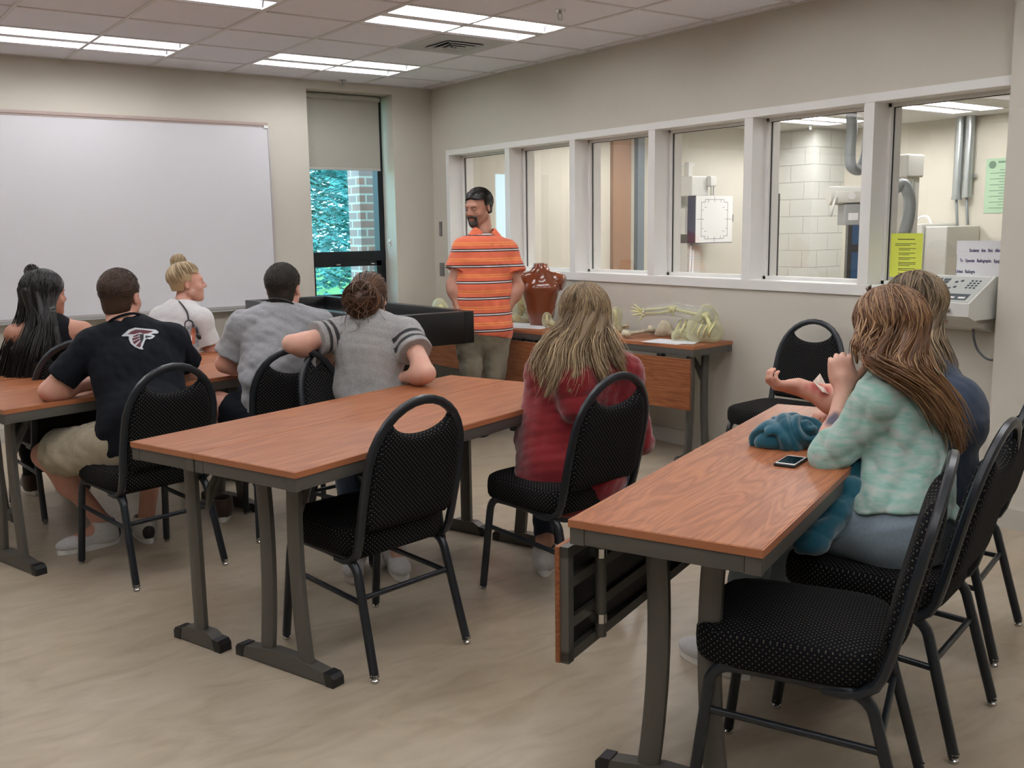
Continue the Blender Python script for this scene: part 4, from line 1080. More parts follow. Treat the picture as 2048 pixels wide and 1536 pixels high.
EYE = mat('eye_white', (.42, .38, .35), .3); IRIS = mat('eye_iris', (.03, .022, .015), .15)
HAIRDK = mat('brow_hair', (.025, .016, .010), .6)

def HD(a, p=0.0): return (math.sin(R(a))*math.cos(R(p)), math.cos(R(a))*math.cos(R(p)), math.sin(R(p)))
def hips(c, a, dy=0.0, z=.585, w=.088):
    r_ = (math.cos(R(a)), -math.sin(R(a))); f_ = (math.sin(R(a)), math.cos(R(a)))
    return tuple((c[0]+s_*w*r_[0]+dy*f_[0], c[1]+s_*w*r_[1]+dy*f_[1], z) for s_ in (-1, 1))
def off(p, a, fwd_=0, right=0, upz=0):
    return (p[0]+math.sin(R(a))*fwd_+math.cos(R(a))*right, p[1]+math.cos(R(a))*fwd_-math.sin(R(a))*right, p[2]+upz)
def E_(fr, d, ex=.012):
    d = nrm(d); return fr['L'](0, 0, 0)+fr['Q']@((V3((0, -.015, .037))+d*(V3((.077, .096, .084))+ex))*fr['hs'])
def slerp(a, b, t):
    a, b = nrm(a), nrm(b); w_ = math.acos(max(-1, min(1, float(a@b)))); return a if w_ < 1e-3 else (math.sin((1-t)*w_)*a+math.sin(t*w_)*b)/math.sin(w_)
def drape(st, S_, fr, start, mid, tail, js, jm, jt, count, r=.0026, n=20, hv=(.1, .95), wav=.006, ex=.012, core=.9):
    """strands that leave the parting, follow the skull to mid and then hang along tail"""
    rng = st.rng; tail = [V3(p) for p in tail]
    for _ in range(count):
        s0 = nrm(V3(start)+rng.normal(size=3)*js); m0 = nrm(V3(mid)+rng.normal(size=3)*jm); o_ = rng.normal(size=3)*jt; e_ = ex+rng.uniform(-.004, .010)
        P_ = [E_(fr, slerp(s0, m0, t), e_) for t in np.linspace(0, 1, 6)]+[p+o_*(.55+.45*(i+1)/len(tail)) for i, p in enumerate(tail)]
        p = spline(P_, n); t = np.linspace(0, 1, n); ph = rng.uniform(0, 6.28); a = nrm(rng.normal(size=3)); p = p+a[None]*(wav*np.sin(ph+t*rng.uniform(4, 12))*t**1.5)[:, None]
        m = max(8, int(n*rng.uniform(.86, 1.0))); st.strand(p[:m], r*rng.uniform(.7, 1.35), rng.uniform(*hv))
    if S_ is not None:
        q = [E_(fr, mid, .004)]+tail; jr = float(np.mean(jt))
        for i in range(len(q)-1):
            k = (len(q)-1-i)/(len(q)-1); S_.add(cone(q[i], q[i+1], jr*core*(.6+.5*k)+.006, jr*core*(.12+.7*k)+.003), .02)
def sleek(st, fr, target, count, r=.0022, hv=(.1, .95), ex=.010, lo_=-.55):
    """strands combed over the skull from the hairline to a point (bun or pony tail)"""
    rng = st.rng; tg = nrm(target)
    for _ in range(count):
        a = rng.uniform(0, 6.283); z = rng.uniform(lo_, .75); d = V3((math.cos(a)*math.sqrt(1-min(1, z*z)*.9), math.sin(a)*math.sqrt(1-min(1, z*z)*.9), z)); d = nrm(d)
        if d[1] > .45 and d[2] < .42: continue
        if d[2] < .05 and d[1] > -.25: continue
        st.strand([E_(fr, slerp(d, tg, t), ex+.006*math.sin(3.14*t)) for t in np.linspace(0, .97, 12)], r*rng.uniform(.7, 1.3), rng.uniform(*hv))
def crop_hair(st, fr, count, length=.35, r=.0017, hv=(.1, .9), ex=.011, flow=(0, -1, -.35), lo_=-.5, line=.5):
    rng = st.rng
    for _ in range(count):
        d = nrm(rng.normal(size=3))
        if d[2] < lo_ or (d[1] > line and d[2] < .50) or (d[2] < .12 and d[1] > -.36): continue
        t_ = nrm(d+V3(flow)*length+rng.normal(size=3)*.08)
        if (t_[1] > line and t_[2] < .42): continue
        st.strand([E_(fr, slerp(d, t_, t), ex*(.5+.6*t)) for t in np.linspace(0, 1, 5)], r*rng.uniform(.7, 1.3), rng.uniform(*hv))
def hgrid(fr, pts, pad=.10, h=.005):
    a = np.array([fr['hc']-.17, fr['hc']+.17]+[V3(p) for p in pts]); return Sdf(a.min(0)-pad, a.max(0)+pad, h)

SK1 = skin_mat('skin_tanned', (.50, .26, .175)); SK2 = skin_mat('skin_fair', (.62, .37, .285)); SK3 = skin_mat('skin_pink', (.60, .33, .25))
SK4 = skin_mat('skin_warm', (.44, .225, .155))
KHAKI = cloth_mat('khaki_cotton', (.36, .31, .22)); OLIVE = cloth_mat('olive_chino', (.20, .175, .125)); JEAN = cloth_mat('grey_blue_denim', (.20, .25, .29), scale=700); DARKJ = cloth_mat('dark_denim', (.03, .045, .075)); BLACKT = cloth_mat('black_cotton', (.0065, .008, .012), sheen=0); TANKB = cloth_mat('black_tank_cloth', (.007, .007, .009), sheen=0)
GREYT = cloth_mat('grey_marl_cotton', (.285, .288, .30), var=.12); WHITET = cloth_mat('white_cotton', (.62, .61, .61)); REDH = cloth_mat('red_fleece', (.20, .012, .016), sheen=.4); SHOEW = cloth_mat('white_shoe_leather', (.58, .57, .56), .5); SHOEB = cloth_mat('brown_shoe_leather', (.05, .03, .02), .4)

# --- man in the black T-shirt, back to the camera, left elbow on the table
h2 = hips((1.20, 4.52), 0, 0)
J = dict(hipL=h2[0], hipR=h2[1], waist=(1.201, 4.487, 0.677), neck=(1.190, 4.677, 1.093), head=(1.199, 4.748, 1.229), shL=(1.058, 4.732, 1.014), shR=(1.385, 4.647, 1.018),
         elL=(0.867, 4.781, 0.818), wrL=(1.052, 4.849, 0.824), elR=(1.513, 4.771, 0.850), wrR=(1.407, 5.027, 0.811), knL=(0.865, 4.992, 0.485), anL=(1.10, 4.965, .10), toL=(.93, 4.95, .045),
         knR=(1.36, 4.92, .53), anR=(1.275, 4.90, .10), toR=(1.285, 5.06, .045))
p2, q2, f2 = person('seated man in black T-shirt with white bird emblem on the back and khaki shorts', J, dict(base=(1.2, 4.52, 0), look=HD(38, -3), skin=SK3, fat=.018, h=.006, hs=1.03,
    top=dict(mat=BLACKT, sleeve=.72, off=.014, soff=.018, hem=-.05, wr=.008, neckr=.066, neckh=.085, seed=11, band=BLACKT, bandh=.034, bandw=.006, bandr=-.003), bottom=dict(mat=KHAKI, len=.80, off=.013, rise=.07, flare=.026, wr=.008, name='cargo_shorts', seed=21), shoes=dict(mat=SHOEW, accent=BLACKP, high=.12)))
st = Strands(1); Hs = hgrid(f2, []); hair_cap(Hs, f2['hc'], f2['Q'], f2['hs'], .006, nape=-.075, bulk=.88, side=.016, earb=-.034); crop_hair(st, f2, 2600, .30, lo_=-.75)
hair_obj(p2, f2['base'], Hs, st, hair_mat('short_brown_hair', (.020, .010, .006), (.058, .030, .017), (.13, .072, .042), .5))

# --- man in the grey T-shirt
J = dict(hipL=(1.836, 4.704, 0.553), hipR=(2.022, 4.616, 0.538), waist=(1.914, 4.694, 0.786), neck=(1.983, 4.758, 1.116), head=(2.022, 4.803, 1.227), shL=(1.822, 4.860, 1.040), shR=(2.154, 4.693, 1.032),
         elL=(1.735, 4.935, 0.849), wrL=(1.965, 5.007, 0.791), elR=(2.253, 4.846, 0.775), wrR=(2.161, 5.034, 0.758), knL=(1.696, 5.048, 0.647), anL=(1.707, 5.021, 0.299), toL=(1.775, 5.216, 0.266), knR=(2.168, 5.009, 0.528), anR=(2.086, 4.859, 0.229), toR=(2.159, 4.992, 0.220))
p4, q4, f4 = person('man seated in plain grey T-shirt and black shorts with dark cropped hair', J, dict(base=(2.281, 5.623, 0.000), look=HD(40, -2), skin=SK3, fat=.004, h=.006, hs=1.03, red=[((1.717, 4.905, 0.690), .05, .0)],
    top=dict(mat=GREYT, sleeve=.74, off=.016, soff=.022, hem=-.06, wr=.009, wf=(20, 75), neckr=.066, neckh=.080, seed=4, band=BLACKP, bandw=.006, bandname='lanyard', bandh=.030, bandr=-.002), bottom=dict(mat=BLACKT, len=.55, off=.018, flare=.02, name='shorts'), shoes=dict(mat=SHOEB)))
st = Strands(2); Hs = hgrid(f4, []); hair_cap(Hs, f4['hc'], f4['Q'], f4['hs'], .006, nape=-.068, bulk=.88, side=.016, earb=-.034); crop_hair(st, f4, 2600, .22, lo_=-.7)
hair_obj(p4, f4['base'], Hs, st, hair_mat('cropped_dark_hair', (.010, .008, .006), (.026, .019, .013), (.06, .045, .03), .5))

# --- woman with the messy bun, grey T-shirt with dark sleeve bands, arm over a chair back
def band_mat():
    m = cloth_mat('grey_marl_banded', (.29, .285, .28), var=.14); n, l, b = nt(m); a = attr_node(n, 'sleeve')
    src = b.inputs['Base Color'].links[0].from_socket
    def band(lo, hi): return math_n(n, l, 'MULTIPLY', math_n(n, l, 'GREATER_THAN', a, lo), math_n(n, l, 'LESS_THAN', a, hi))
    f = math_n(n, l, 'MAXIMUM', band(.17, .235), band(.30, .365)); l.new(mix_col(n, l, f, src, (.035, .035, .038)), b.inputs['Base Color']); return m
J = dict(hipL=(2.28, 4.16, .60), hipR=(2.20, 4.30, .60), waist=(2.219, 4.292, 0.751), neck=(2.287, 4.351, 1.047), head=(2.324, 4.437, 1.175), shL=(2.137, 4.427, 1.012), shR=(2.400, 4.212, 1.010),
         elL=(1.881, 4.407, 0.985), wrL=(2.119, 4.520, 0.910), elR=(2.370, 3.975, 0.842), wrR=(2.353, 4.203, 0.793), knL=(2.00, 4.06, .54), anL=(1.93, 3.92, .10), toL=(1.86, 3.80, .045), knR=(2.12, 3.93, .54), anR=(2.08, 3.82, .10), toR=(2.03, 3.68, .045))
p5, q5, f5 = person('woman with messy brown bun and grey T-shirt with dark sleeve bands, back to us', J, dict(base=(2.493, 4.875, 0.000), sex='f', look=HD(34, -6), skin=SK2, h=.006, hs=1.0, arm=1.12, fat=.008,
    hands={'L': ((HD(40, -35), (.3, -.7, -.5), 1), dict(s=.95, curl=(.4, .5, .3)))},
    top=dict(mat=band_mat(), sleeve=.46, off=.020, soff=.030, hem=-.10, wr=.007, wf=(14, 50), neckr=.060, neckh=.06, seed=8, band=BLACKP, bandw=.008, bandname='lanyard', bandh=.030), bottom=dict(mat=DARKJ, len=1.9, off=.012), shoes=dict(mat=SHOEW)))
st = Strands(3); Hs = hgrid(f5, []); hair_cap(Hs, f5['hc'], f5['Q'], f5['hs'], .012, nape=-.085); BC = V3((2.210, 4.308, 1.183)); Hs.add(ell(BC, .068), .03)
tg = f5['Q'].T@(BC-f5['hc']); sleek(st, f5, tg, 700, ex=.016); st.bun(BC, .090, 330, f5['Q'], .0028, flat=.75)
for k in range(70):
    a = V3(BC)+st.rng.normal(size=3)*.045; b_ = a+V3((st.rng.normal()*.03, st.rng.normal()*.03, -.05)); c_ = b_+V3((st.rng.normal()*.03-.01, st.rng.normal()*.03, -.045*st.rng.uniform(.3, 1)))
    st.strand(spline([a, b_, c_], 12), .0018, st.rng.uniform(.1, .8))
hair_obj(p5, f5['base'], Hs, st, hair_mat('auburn_brown_hair', (.022, .010, .006), (.075, .034, .018), (.24, .12, .062)))

# --- woman in the red hoodie with long dark-blonde hair
def hood(C_, J, up, f, side, shm):
    for k in (-1, 1):
        C_.add(cone(shm+side*k*.10+up*.035-f*.03, shm-f*.13-up*.16+side*k*.02, .046, .052), .03); C_.add(cone(shm+side*k*.07+up*.05-f*.02, shm-f*.135-up*.06, .05, .058), .03)
    C_.add(ell(shm-f*.10-up*.06, (.12, .06, .10)), .03)
J = dict(hipL=(2.430, 3.140, 0.502), hipR=(2.582, 3.005, 0.494), waist=(2.524, 3.129, 0.657), neck=(2.624, 3.123, 0.995), head=(2.667, 3.171, 1.144), shL=(2.488, 3.208, 0.927), shR=(2.724, 2.986, 0.924),
         elL=(2.450, 3.256, 0.655), wrL=(2.647, 3.436, 0.640), elR=(2.771, 2.946, 0.636), wrR=(2.880, 3.258, 0.591), knL=(2.665, 3.498, 0.511), anL=(2.561, 3.314, 0.150), toL=(2.654, 3.427, 0.114), knR=(2.928, 3.244, 0.506), anR=(2.770, 3.100, 0.150), toR=(2.887, 3.197, 0.114))
p7, q7, f7 = person('woman seated with her back to us in red hoodie with long dark-blonde hair', J, dict(base=(2.475, 3.034, 0.000), sex='f', look=HD(12, -8), skin=SK2, fat=.024, h=.006,
    top=dict(mat=REDH, sleeve=1.9, off=.026, soff=.024, hem=-.17, wr=.009, wf=(12, 45), neckr=.060, seed=15, hood=hood, name='hoodie'), bottom=dict(mat=DARKJ, off=.004, rise=.04, len=1.95), shoes=dict(mat=SHOEW)))
st = Strands(4)
tl = {'a': [(2.463, 3.148, 1.043), (2.398, 3.132, 0.973), (2.391, 3.108, 0.890)], 'b': [(2.469, 3.077, 1.019), (2.418, 3.046, 0.931), (2.371, 3.053, 0.854)], 'c': [(2.505, 3.026, 1.020), (2.464, 2.977, 0.938), (2.432, 2.976, 0.877)],
      'd': [(2.568, 2.982, 1.029), (2.553, 2.928, 0.951), (2.564, 2.898, 0.901)], 'e': [(2.650, 2.978, 1.053), (2.649, 2.928, 0.983), (2.664, 2.908, 0.942)], 'g': [(2.437, 3.192, 0.979), (2.407, 3.178, 0.921)]}
Hs = hgrid(f7, sum(tl.values(), [])); hair_cap(Hs, f7['hc'], f7['Q'], f7['hs'], .014, nape=-.10)
for k, (s0, m0, n_) in {'a': ((-.08, -.1, 1), (-1, -.25, -.25), 230), 'b': ((-.06, -.4, .9), (-.65, -.8, -.25), 230), 'c': ((-.0, -.5, .85), (-.1, -1, -.25), 200), 'd': ((.06, -.4, .9), (.55, -.85, -.25), 220), 'e': ((.08, -.1, 1), (.95, -.3, -.2), 230), 'g': ((-.1, .35, .9), (-1, .2, -.3), 90)}.items():
    drape(st, Hs, f7, s0, m0, tl[k], .18, .18, .026 if k != 'g' else .013, int(n_*1.2), ex=.019, wav=.011, core=.7)
hair_obj(p7, f7['base'], Hs, st, hair_mat('dark_blonde_hair', (.085, .052, .025), (.23, .152, .078), (.47, .34, .19)), base=.35)

# --- woman in the mint shirt
def mint_mat():
    m = cloth_mat('mint_heather_jersey', (.36, .54, .47)); n, l, b = nt(m); tc = n.new('ShaderNodeTexCoord'); mp = n.new('ShaderNodeMapping'); l.new(tc.outputs['Object'], mp.inputs[0]); mp.inputs['Scale'].default_value = (18, 18, 60); mp.inputs['Rotation'].default_value = (.2, .3, 0)
    t = n.new('ShaderNodeTexNoise'); t.inputs['Detail'].default_value = 6; t.inputs['Scale'].default_value = 1.2; l.new(mp.outputs[0], t.inputs['Vector'])
    l.new(ramp(n, l, t.outputs['Fac'], [(.32, (.215, .40, .335)), (.5, (.315, .445, .39)), (.68, (.42, .45, .405))]), b.inputs['Base Color']); return m
h8 = hips((2.672, 1.66), 0, 0, .590, .092)
J = dict(hipL=h8[0], hipR=h8[1], waist=(2.754, 1.705, 0.744), neck=(2.796, 1.759, 1.040), head=(2.808, 1.826, 1.174), shL=(2.653, 1.748, 0.971), shR=off((2.653, 1.748, 0.971), -6, .02, .325, .0),
         elL=(2.549, 1.839, 0.798), wrL=(2.658, 1.876, 1.004), elR=(3.00, 1.80, .80), wrR=(2.84, 1.90, .665), knL=(2.46, 2.06, .56), anL=(2.45, 2.12, .10), toL=(2.44, 2.28, .045), knR=(2.66, 2.10, .56), anR=(2.66, 2.12, .10), toR=(2.66, 2.28, .045))
p8, q8, f8 = person('woman in mint long-sleeved top and grey-blue jeans leaning on the right table', J, dict(base=(2.67, 1.66, 0), sex='f', look=HD(8, -6), roll=0.05, skin=SK2, h=.005, fat=.010, hs=1.03,
    bruise=[((2.565, 1.849, 0.917), .034, .95), ((2.573, 1.848, 0.929), .026, .9)],
    hands={'L': (((.05, .25, 1), (.8, .55, -.1), -1), dict(s=.98, curl=(1.15, 1.25, .8), thumb=(.3, .9)))},
    top=dict(mat=mint_mat(), sleeve=1.24, off=.017, soff=.015, hem=.035, wr=.0075, wf=(30, 90), calm=.6, neckr=.066, seed=6, name='long_sleeved_top'), bottom=dict(mat=JEAN, off=.008, len=1.95, rise=.075, name='jeans', wr=.003), shoes=dict(mat=SHOEW)))
st = Strands(5)
tl = {'a': [(2.670, 1.707, 1.080), (2.706, 1.644, 1.016), (2.742, 1.609, 0.943), (2.767, 1.600, 0.892)], 'b': [(2.728, 1.691, 1.081), (2.775, 1.627, 0.991), (2.815, 1.590, 0.890), (2.841, 1.582, 0.817)], 'c': [(2.617, 1.750, 1.105), (2.638, 1.677, 1.065), (2.707, 1.627, 0.999), (2.756, 1.599, 0.912)],
      'd': [(2.806, 1.695, 1.073), (2.855, 1.640, 0.972), (2.874, 1.608, 0.879), (2.878, 1.593, 0.818)], 'f': [(2.634, 1.822, 1.146), (2.630, 1.813, 1.091)], 'g': [(2.622, 1.778, 1.136), (2.624, 1.765, 1.078)]}
Hs = hgrid(f8, sum(tl.values(), [])); hair_cap(Hs, f8['hc'], f8['Q'], f8['hs'], .015, nape=-.10)
for k, (s0, m0, n_, jt) in {'a': ((0, -.2, 1), (-.4, -.95, -.3), 190, .020), 'b': ((.05, -.3, .95), (.2, -1, -.3), 190, .020), 'c': ((-.05, .1, 1), (-.85, -.55, -.3), 210, .018), 'd': ((.1, -.1, 1), (.75, -.7, -.3), 170, .018), 'f': ((-.08, .5, .85), (-.95, .38, -.1), 90, .010), 'g': ((-.08, .3, .9), (-1, -.02, -.25), 130, .012)}.items():
    drape(st, Hs, f8, s0, m0, tl[k], .18, .17, jt, n_, ex=.018, wav=.009, core=.35 if k in 'fg' else .9)
hair_obj(p8, f8['base'], Hs, st, hair_mat('copper_brown_hair', (.06, .025, .011), (.20, .095, .043), (.46, .28, .14)), base=.3)

# --- woman with long brown hair behind her, forearm stretched out on the table
h9 = hips((3.34, 1.95), -5, 0, .590, .092)
J = dict(hipL=h9[0], hipR=h9[1], waist=off(h9[0], -5, -.05, .09, .24), neck=(3.454, 2.082, 1.037), head=(3.427, 2.132, 1.193), shL=(3.310, 2.094, 0.950), shR=off((3.310, 2.094, 0.950), -8, 0, .32, 0),
         elL=(3.095, 2.155, 0.853), wrL=(2.997, 2.313, 0.915), elR=(3.426, 2.284, 0.820), wrR=(3.211, 2.298, 0.805), knL=(3.12, 2.42, .56), anL=(3.10, 2.46, .10), toL=(3.09, 2.62, .045), knR=(3.36, 2.42, .56), anR=(3.36, 2.46, .10), toR=(3.36, 2.62, .045))
p9, q9, f9 = person('woman with long brown hair behind the mint shirt, wounded forearm held out on table', J, dict(base=(3.34, 1.95, 0), sex='f', look=HD(-2, -4), skin=SK3, h=.005, fat=.0, arm=1.3,
    red=[((3.017, 2.249, 0.917), .036, .95), ((3.017, 2.210, 0.907), .032, .95), ((2.998, 2.275, 0.916), .022, .8), ((2.991, 2.211, 0.880), .014, .7)],
    hands={'L': (((-.80, .42, .10), (.15, .35, 1), 1), dict(s=.98, curl=(.75, .95, .7), thumb=(.4, .9))), 'R': (((-.85, .2, -.25), (-.2, .0, -1), -1), dict(s=.95, curl=(.7, .9, .6)))},
    top=dict(mat=DARKJ, sleeve=.5, off=.014, soff=.016, hem=-.04, neckr=.066, name='navy_top'), bottom=dict(mat=DARKJ, len=1.95, off=.012), shoes=dict(mat=SHOEW)))
st = Strands(6)
tl = {'a': [(3.333, 2.005, 1.092), (3.317, 1.952, 1.015), (3.322, 1.930, 0.925)], 'b': [(3.416, 2.022, 1.103), (3.418, 1.978, 1.009), (3.422, 1.954, 0.906)], 'c': [(3.294, 2.030, 1.074), (3.277, 1.975, 0.989), (3.295, 1.945, 0.899)], 'd': [(3.235, 2.073, 1.075), (3.222, 2.040, 0.987), (3.228, 2.009, 0.917)]}
Hs = hgrid(f9, sum(tl.values(), [])); hair_cap(Hs, f9['hc'], f9['Q'], f9['hs'], .015, nape=-.10)
for k, (s0, m0, n_) in {'a': ((0, -.3, 1), (.1, -1, -.3), 190), 'b': ((.08, -.1, 1), (.8, -.65, -.3), 190), 'c': ((-.05, -.3, 1), (-.45, -.9, -.3), 170), 'd': ((-.08, .1, 1), (-1, -.25, -.3), 170)}.items(): drape(st, Hs, f9, s0, m0, tl[k], .17, .16, .018, n_, ex=.018)
drape(st, None, f9, (0, .45, .9), (-.75, .75, .25), [(3.249, 2.201, 1.271), (3.226, 2.171, 1.288)], .1, .1, .007, 70, ex=.018)
hair_obj(p9, f9['base'], Hs, st, hair_mat('brown_long_hair', (.055, .035, .019), (.16, .108, .060), (.35, .25, .15)), base=.3)

# --- blonde woman with a top bun
N3 = V3((1.947, 6.263, 1.012)); a3 = 62
J = dict(hipL=off((1.93, 6.26, .59), a3, 0, -.09), hipR=off((1.93, 6.26, .59), a3, 0, .09), waist=off((1.93, 6.26, .84), a3, -.01), neck=tuple(N3), head=(1.999, 6.288, 1.202), shL=off(N3, a3, -.01, -.165, -.035), shR=off(N3, a3, -.01, .165, -.035),
         elL=off(N3, a3, .12, -.20, -.30), wrL=off(N3, a3, .34, -.12, -.30), elR=off(N3, a3, .05, .20, -.31), wrR=off(N3, a3, .27, .12, -.36), knL=off((1.93, 6.26, .56), a3, .42, -.10), anL=off((1.93, 6.26, .10), a3, .40, -.10), toL=off((1.93, 6.26, .045), a3, .55, -.10), knR=off((1.93, 6.26, .56), a3, .42, .10), anR=off((1.93, 6.26, .10), a3, .38, .10), toR=off((1.93, 6.26, .045), a3, .53, .10))
p3, q3, f3 = person('blonde woman seen in profile with a high bun and white T-shirt', J, dict(base=(1.93, 6.26, 0), sex='f', look=HD(98, 2), skin=SK3, h=.005, hs=1.0, fat=.012, lipk=.7,
    top=dict(mat=WHITET, sleeve=.55, off=.018, soff=.020, hem=-.06, wr=.004, neckr=.064, seed=19), bottom=dict(mat=DARKJ, len=1.95, off=.012), shoes=dict(mat=SHOEW)))
st = Strands(7); Hs = hgrid(f3, []); hair_cap(Hs, f3['hc'], f3['Q'], f3['hs'], .007, nape=-.046, bulk=.78, side=.012, earb=-.028); BC = V3((1.970, 6.335, 1.335)); Hs.add(ell(BC, (.038, .038, .042)), .02); tg = f3['Q'].T@(BC-f3['hc'])
sleek(st, f3, tg, 900, ex=.011, lo_=-.40); st.bun(BC, .050, 150, f3['Q'], .0024, flat=1.0)
hair_obj(p3, f3['base'], Hs, st, hair_mat('blonde_hair', (.17, .105, .05), (.42, .30, .165), (.68, .56, .37)), base=.45)

# --- woman with very long black hair at the far left
N1 = V3((1.082, 5.816, 1.025)); a1 = 20
J = dict(hipL=off((1.11, 5.86, .59), 0, 0, -.09), hipR=off((1.11, 5.86, .59), 0, 0, .09), waist=off((1.10, 5.84, .84), 0, 0), neck=tuple(N1), head=(1.086, 5.871, 1.192), shL=off(N1, a1, -.01, -.165, -.04), shR=off(N1, a1, -.01, .165, -.04),
         elL=off(N1, a1, .10, -.22, -.31), wrL=off(N1, a1, .33, -.14, -.34), elR=off(N1, a1, .05, .21, -.31), wrR=off(N1, a1, .28, .14, -.36), knL=(1.0, 6.28, .56), anL=(1.0, 6.26, .10), toL=(1.0, 6.42, .045), knR=(1.22, 6.28, .56), anR=(1.22, 6.26, .10), toR=(1.22, 6.42, .045))
p1, q1, f1 = person('woman with very long straight black hair and bare shoulder at the left edge', J, dict(base=(1.11, 5.86, 0), sex='f', look=HD(72, -2), skin=SK4, h=.0055, lipk=.8,
    top=dict(mat=TANKB, sleeve=0, off=.010, hem=-.06, neckr=.085, neckh=-.02, name='tank_top', tank=True), bottom=dict(mat=TANKB, len=1.95, off=.012), shoes=dict(mat=SHOEB)))
st = Strands(8); st.tip = .5
tl = {'a': [(1.000, 5.784, 1.066), (0.913, 5.736, 0.888), (0.852, 5.739, 0.678), (0.817, 5.758, 0.517)], 'b': [(0.976, 5.858, 1.103), (0.887, 5.834, 0.908), (0.821, 5.840, 0.696), (0.779, 5.833, 0.510)], 'c': [(1.034, 5.729, 1.041), (0.968, 5.669, 0.876), (0.919, 5.666, 0.680)], 'd': [(1.095, 5.722, 1.104), (1.088, 5.672, 1.014), (1.083, 5.624, 0.943), (1.050, 5.636, 0.880)], 'e': [(1.061, 5.714, 1.067), (1.030, 5.661, 0.939), (1.000, 5.633, 0.810)]}
Hs = hgrid(f1, sum(tl.values(), [])); hair_cap(Hs, f1['hc'], f1['Q'], f1['hs'], .012, nape=-.10)
for k, (s0, m0, n_, jt) in {'a': ((-.1, -.5, .9), (.3, -1, -.2), 220, .024), 'b': ((-.1, -.5, .9), (-.3, -1, -.1), 200, .024), 'c': ((0, 0, 1), (.8, -.6, -.3), 220, .020), 'd': ((.05, .45, .9), (.95, .25, -.3), 60, .007), 'e': ((0, .2, 1), (1, -.1, -.3), 160, .014)}.items(): drape(st, Hs, f1, s0, m0, tl[k], .16, .15, jt, n_, ex=.016, wav=.004)
BC = V3((1.037, 5.905, 1.313)); Hs.add(ell(BC, .040), .03); st.bun(BC, .048, 120, f1['Q'], .0026)
drape(st, None, f1, (0, -.6, .8), (0, -.9, .4), [(0.993, 5.930, 1.276), (0.970, 5.936, 1.222)], .1, .1, .008, 40)
hair_obj(p1, f1['base'], Hs, st, hair_mat('black_long_hair', (.005, .004, .004), (.011, .009, .008), (.030, .025, .022), .34), base=.3)

# --- standing man in the striped polo shirt
def polo_mat():
    m = cloth_mat('orange_striped_pique', (.75, .15, .05)); n, l, b = nt(m); tc = n.new('ShaderNodeTexCoord'); sx = n.new('ShaderNodeSeparateXYZ'); l.new(tc.outputs['Object'], sx.inputs[0])
    z = math_n(n, l, 'FRACT', math_n(n, l, 'DIVIDE', math_n(n, l, 'ADD', sx.outputs[2], POLO0), .1125))
    def band(lo, hi): return math_n(n, l, 'MULTIPLY', math_n(n, l, 'GREATER_THAN', z, lo), math_n(n, l, 'LESS_THAN', z, hi))
    c = mix_col(n, l, band(.44, .50), (.70, .150, .078), (.80, .30, .085)); c = mix_col(n, l, band(.57, .63), c, (.80, .30, .085))
    c = mix_col(n, l, band(.03, .22), c, (.018, .015, .030)); c = mix_col(n, l, band(.093, .157), c, (.78, .70, .66)); l.new(c, b.inputs['Base Color']); return m
POLO0 = .0
J = dict(hipL=(4.054, 5.796, 0.782), hipR=(3.871, 5.880, 0.797), waist=(4.001, 5.884, 1.041), neck=(4.075, 5.954, 1.409), head=(4.052, 5.996, 1.668), shL=(4.201, 5.875, 1.342), shR=(3.907, 5.966, 1.362),
         elL=(4.236, 5.775, 1.093), wrL=(4.097, 5.741, 0.914), elR=(3.799, 5.973, 1.127), wrR=(3.793, 5.880, 0.953), knL=(4.013, 5.766, 0.486), anL=(4.10, 6.02, .09), toL=(3.99, 5.90, .045), knR=(3.829, 5.802, 0.500), anR=(3.86, 6.08, .09), toR=(3.75, 5.96, .045))
p6, q6, f6 = person('man standing with hands in pockets in orange striped polo shirt and olive trousers', J, dict(base=(3.98, 6.04, 0), look=HD(252, -12), skin=SK4, h=.005, hs=1.06, fat=.016, hipr=.088, trap=.60, trapd=.035, lipk=.5, hands={'L': (((-.42, .30, -.85), (.3, -.9, 0), -1), dict(s=1.0, curl=(.4, .5, .4))), 'R': (((.42, -.30, -.85), (.3, -.9, 0), 1), dict(s=1.0, curl=(.4, .5, .4)))},
    top=dict(mat=polo_mat(), sleeve=.62, off=.035, soff=.032, hem=-.055, wr=.007, wf=(12, 45), neckr=.078, neckh=-.005, seed=2, sk=.010, name='polo_shirt', cuts=[cone((4.009, 5.873, 1.521), (3.943, 5.817, 1.437), .046, .012)]), bottom=dict(mat=OLIVE, len=1.97, off=.012, flare=.035, wr=.005, rise=.01, seed=9), shoes=dict(mat=SHOEB, sole=BLACKP)))
st = Strands(9); Hs = hgrid(f6, []); hair_cap(Hs, f6['hc'], f6['Q'], f6['hs'], .010, line=.074, nape=-.050, bulk=.85, side=.014, earb=-.030); crop_hair(st, f6, 2600, .40, ex=.016, lo_=-.6, line=.55)
hair_obj(p6, f6['base'], Hs, st, hair_mat('dark_parted_hair', (.006, .006, .005), (.016, .013, .010), (.045, .036, .028), .4))
L6 = f6['L']; Bs = Sdf(f6['hc']-.2, f6['hc']+.2, .003)
Bs.add(cone(L6(-.026, .090, -.050), L6(.026, .090, -.050), .0115, .0115), .008)
for k in (-1, 1): Bs.add(cone(L6(k*.030, .084, -.052), L6(k*.026, .078, -.094), .0115, .014), .01)
Bs.add(ell(L6(0, .078, -.098), (.034, .032, .030), f6['Q']), .012); Bs.sub(cone(L6(-.015, .106, -.064), L6(.015, .106, -.064), .012, .012), .006)
V, Fc = Bs.mesh(); np_obj('goatee', V, Fc, mat('goatee_hair', (.045, .034, .030), .7, bump=.8, bscale=500), p6, f6['base'])
mb = MB(); pr = []
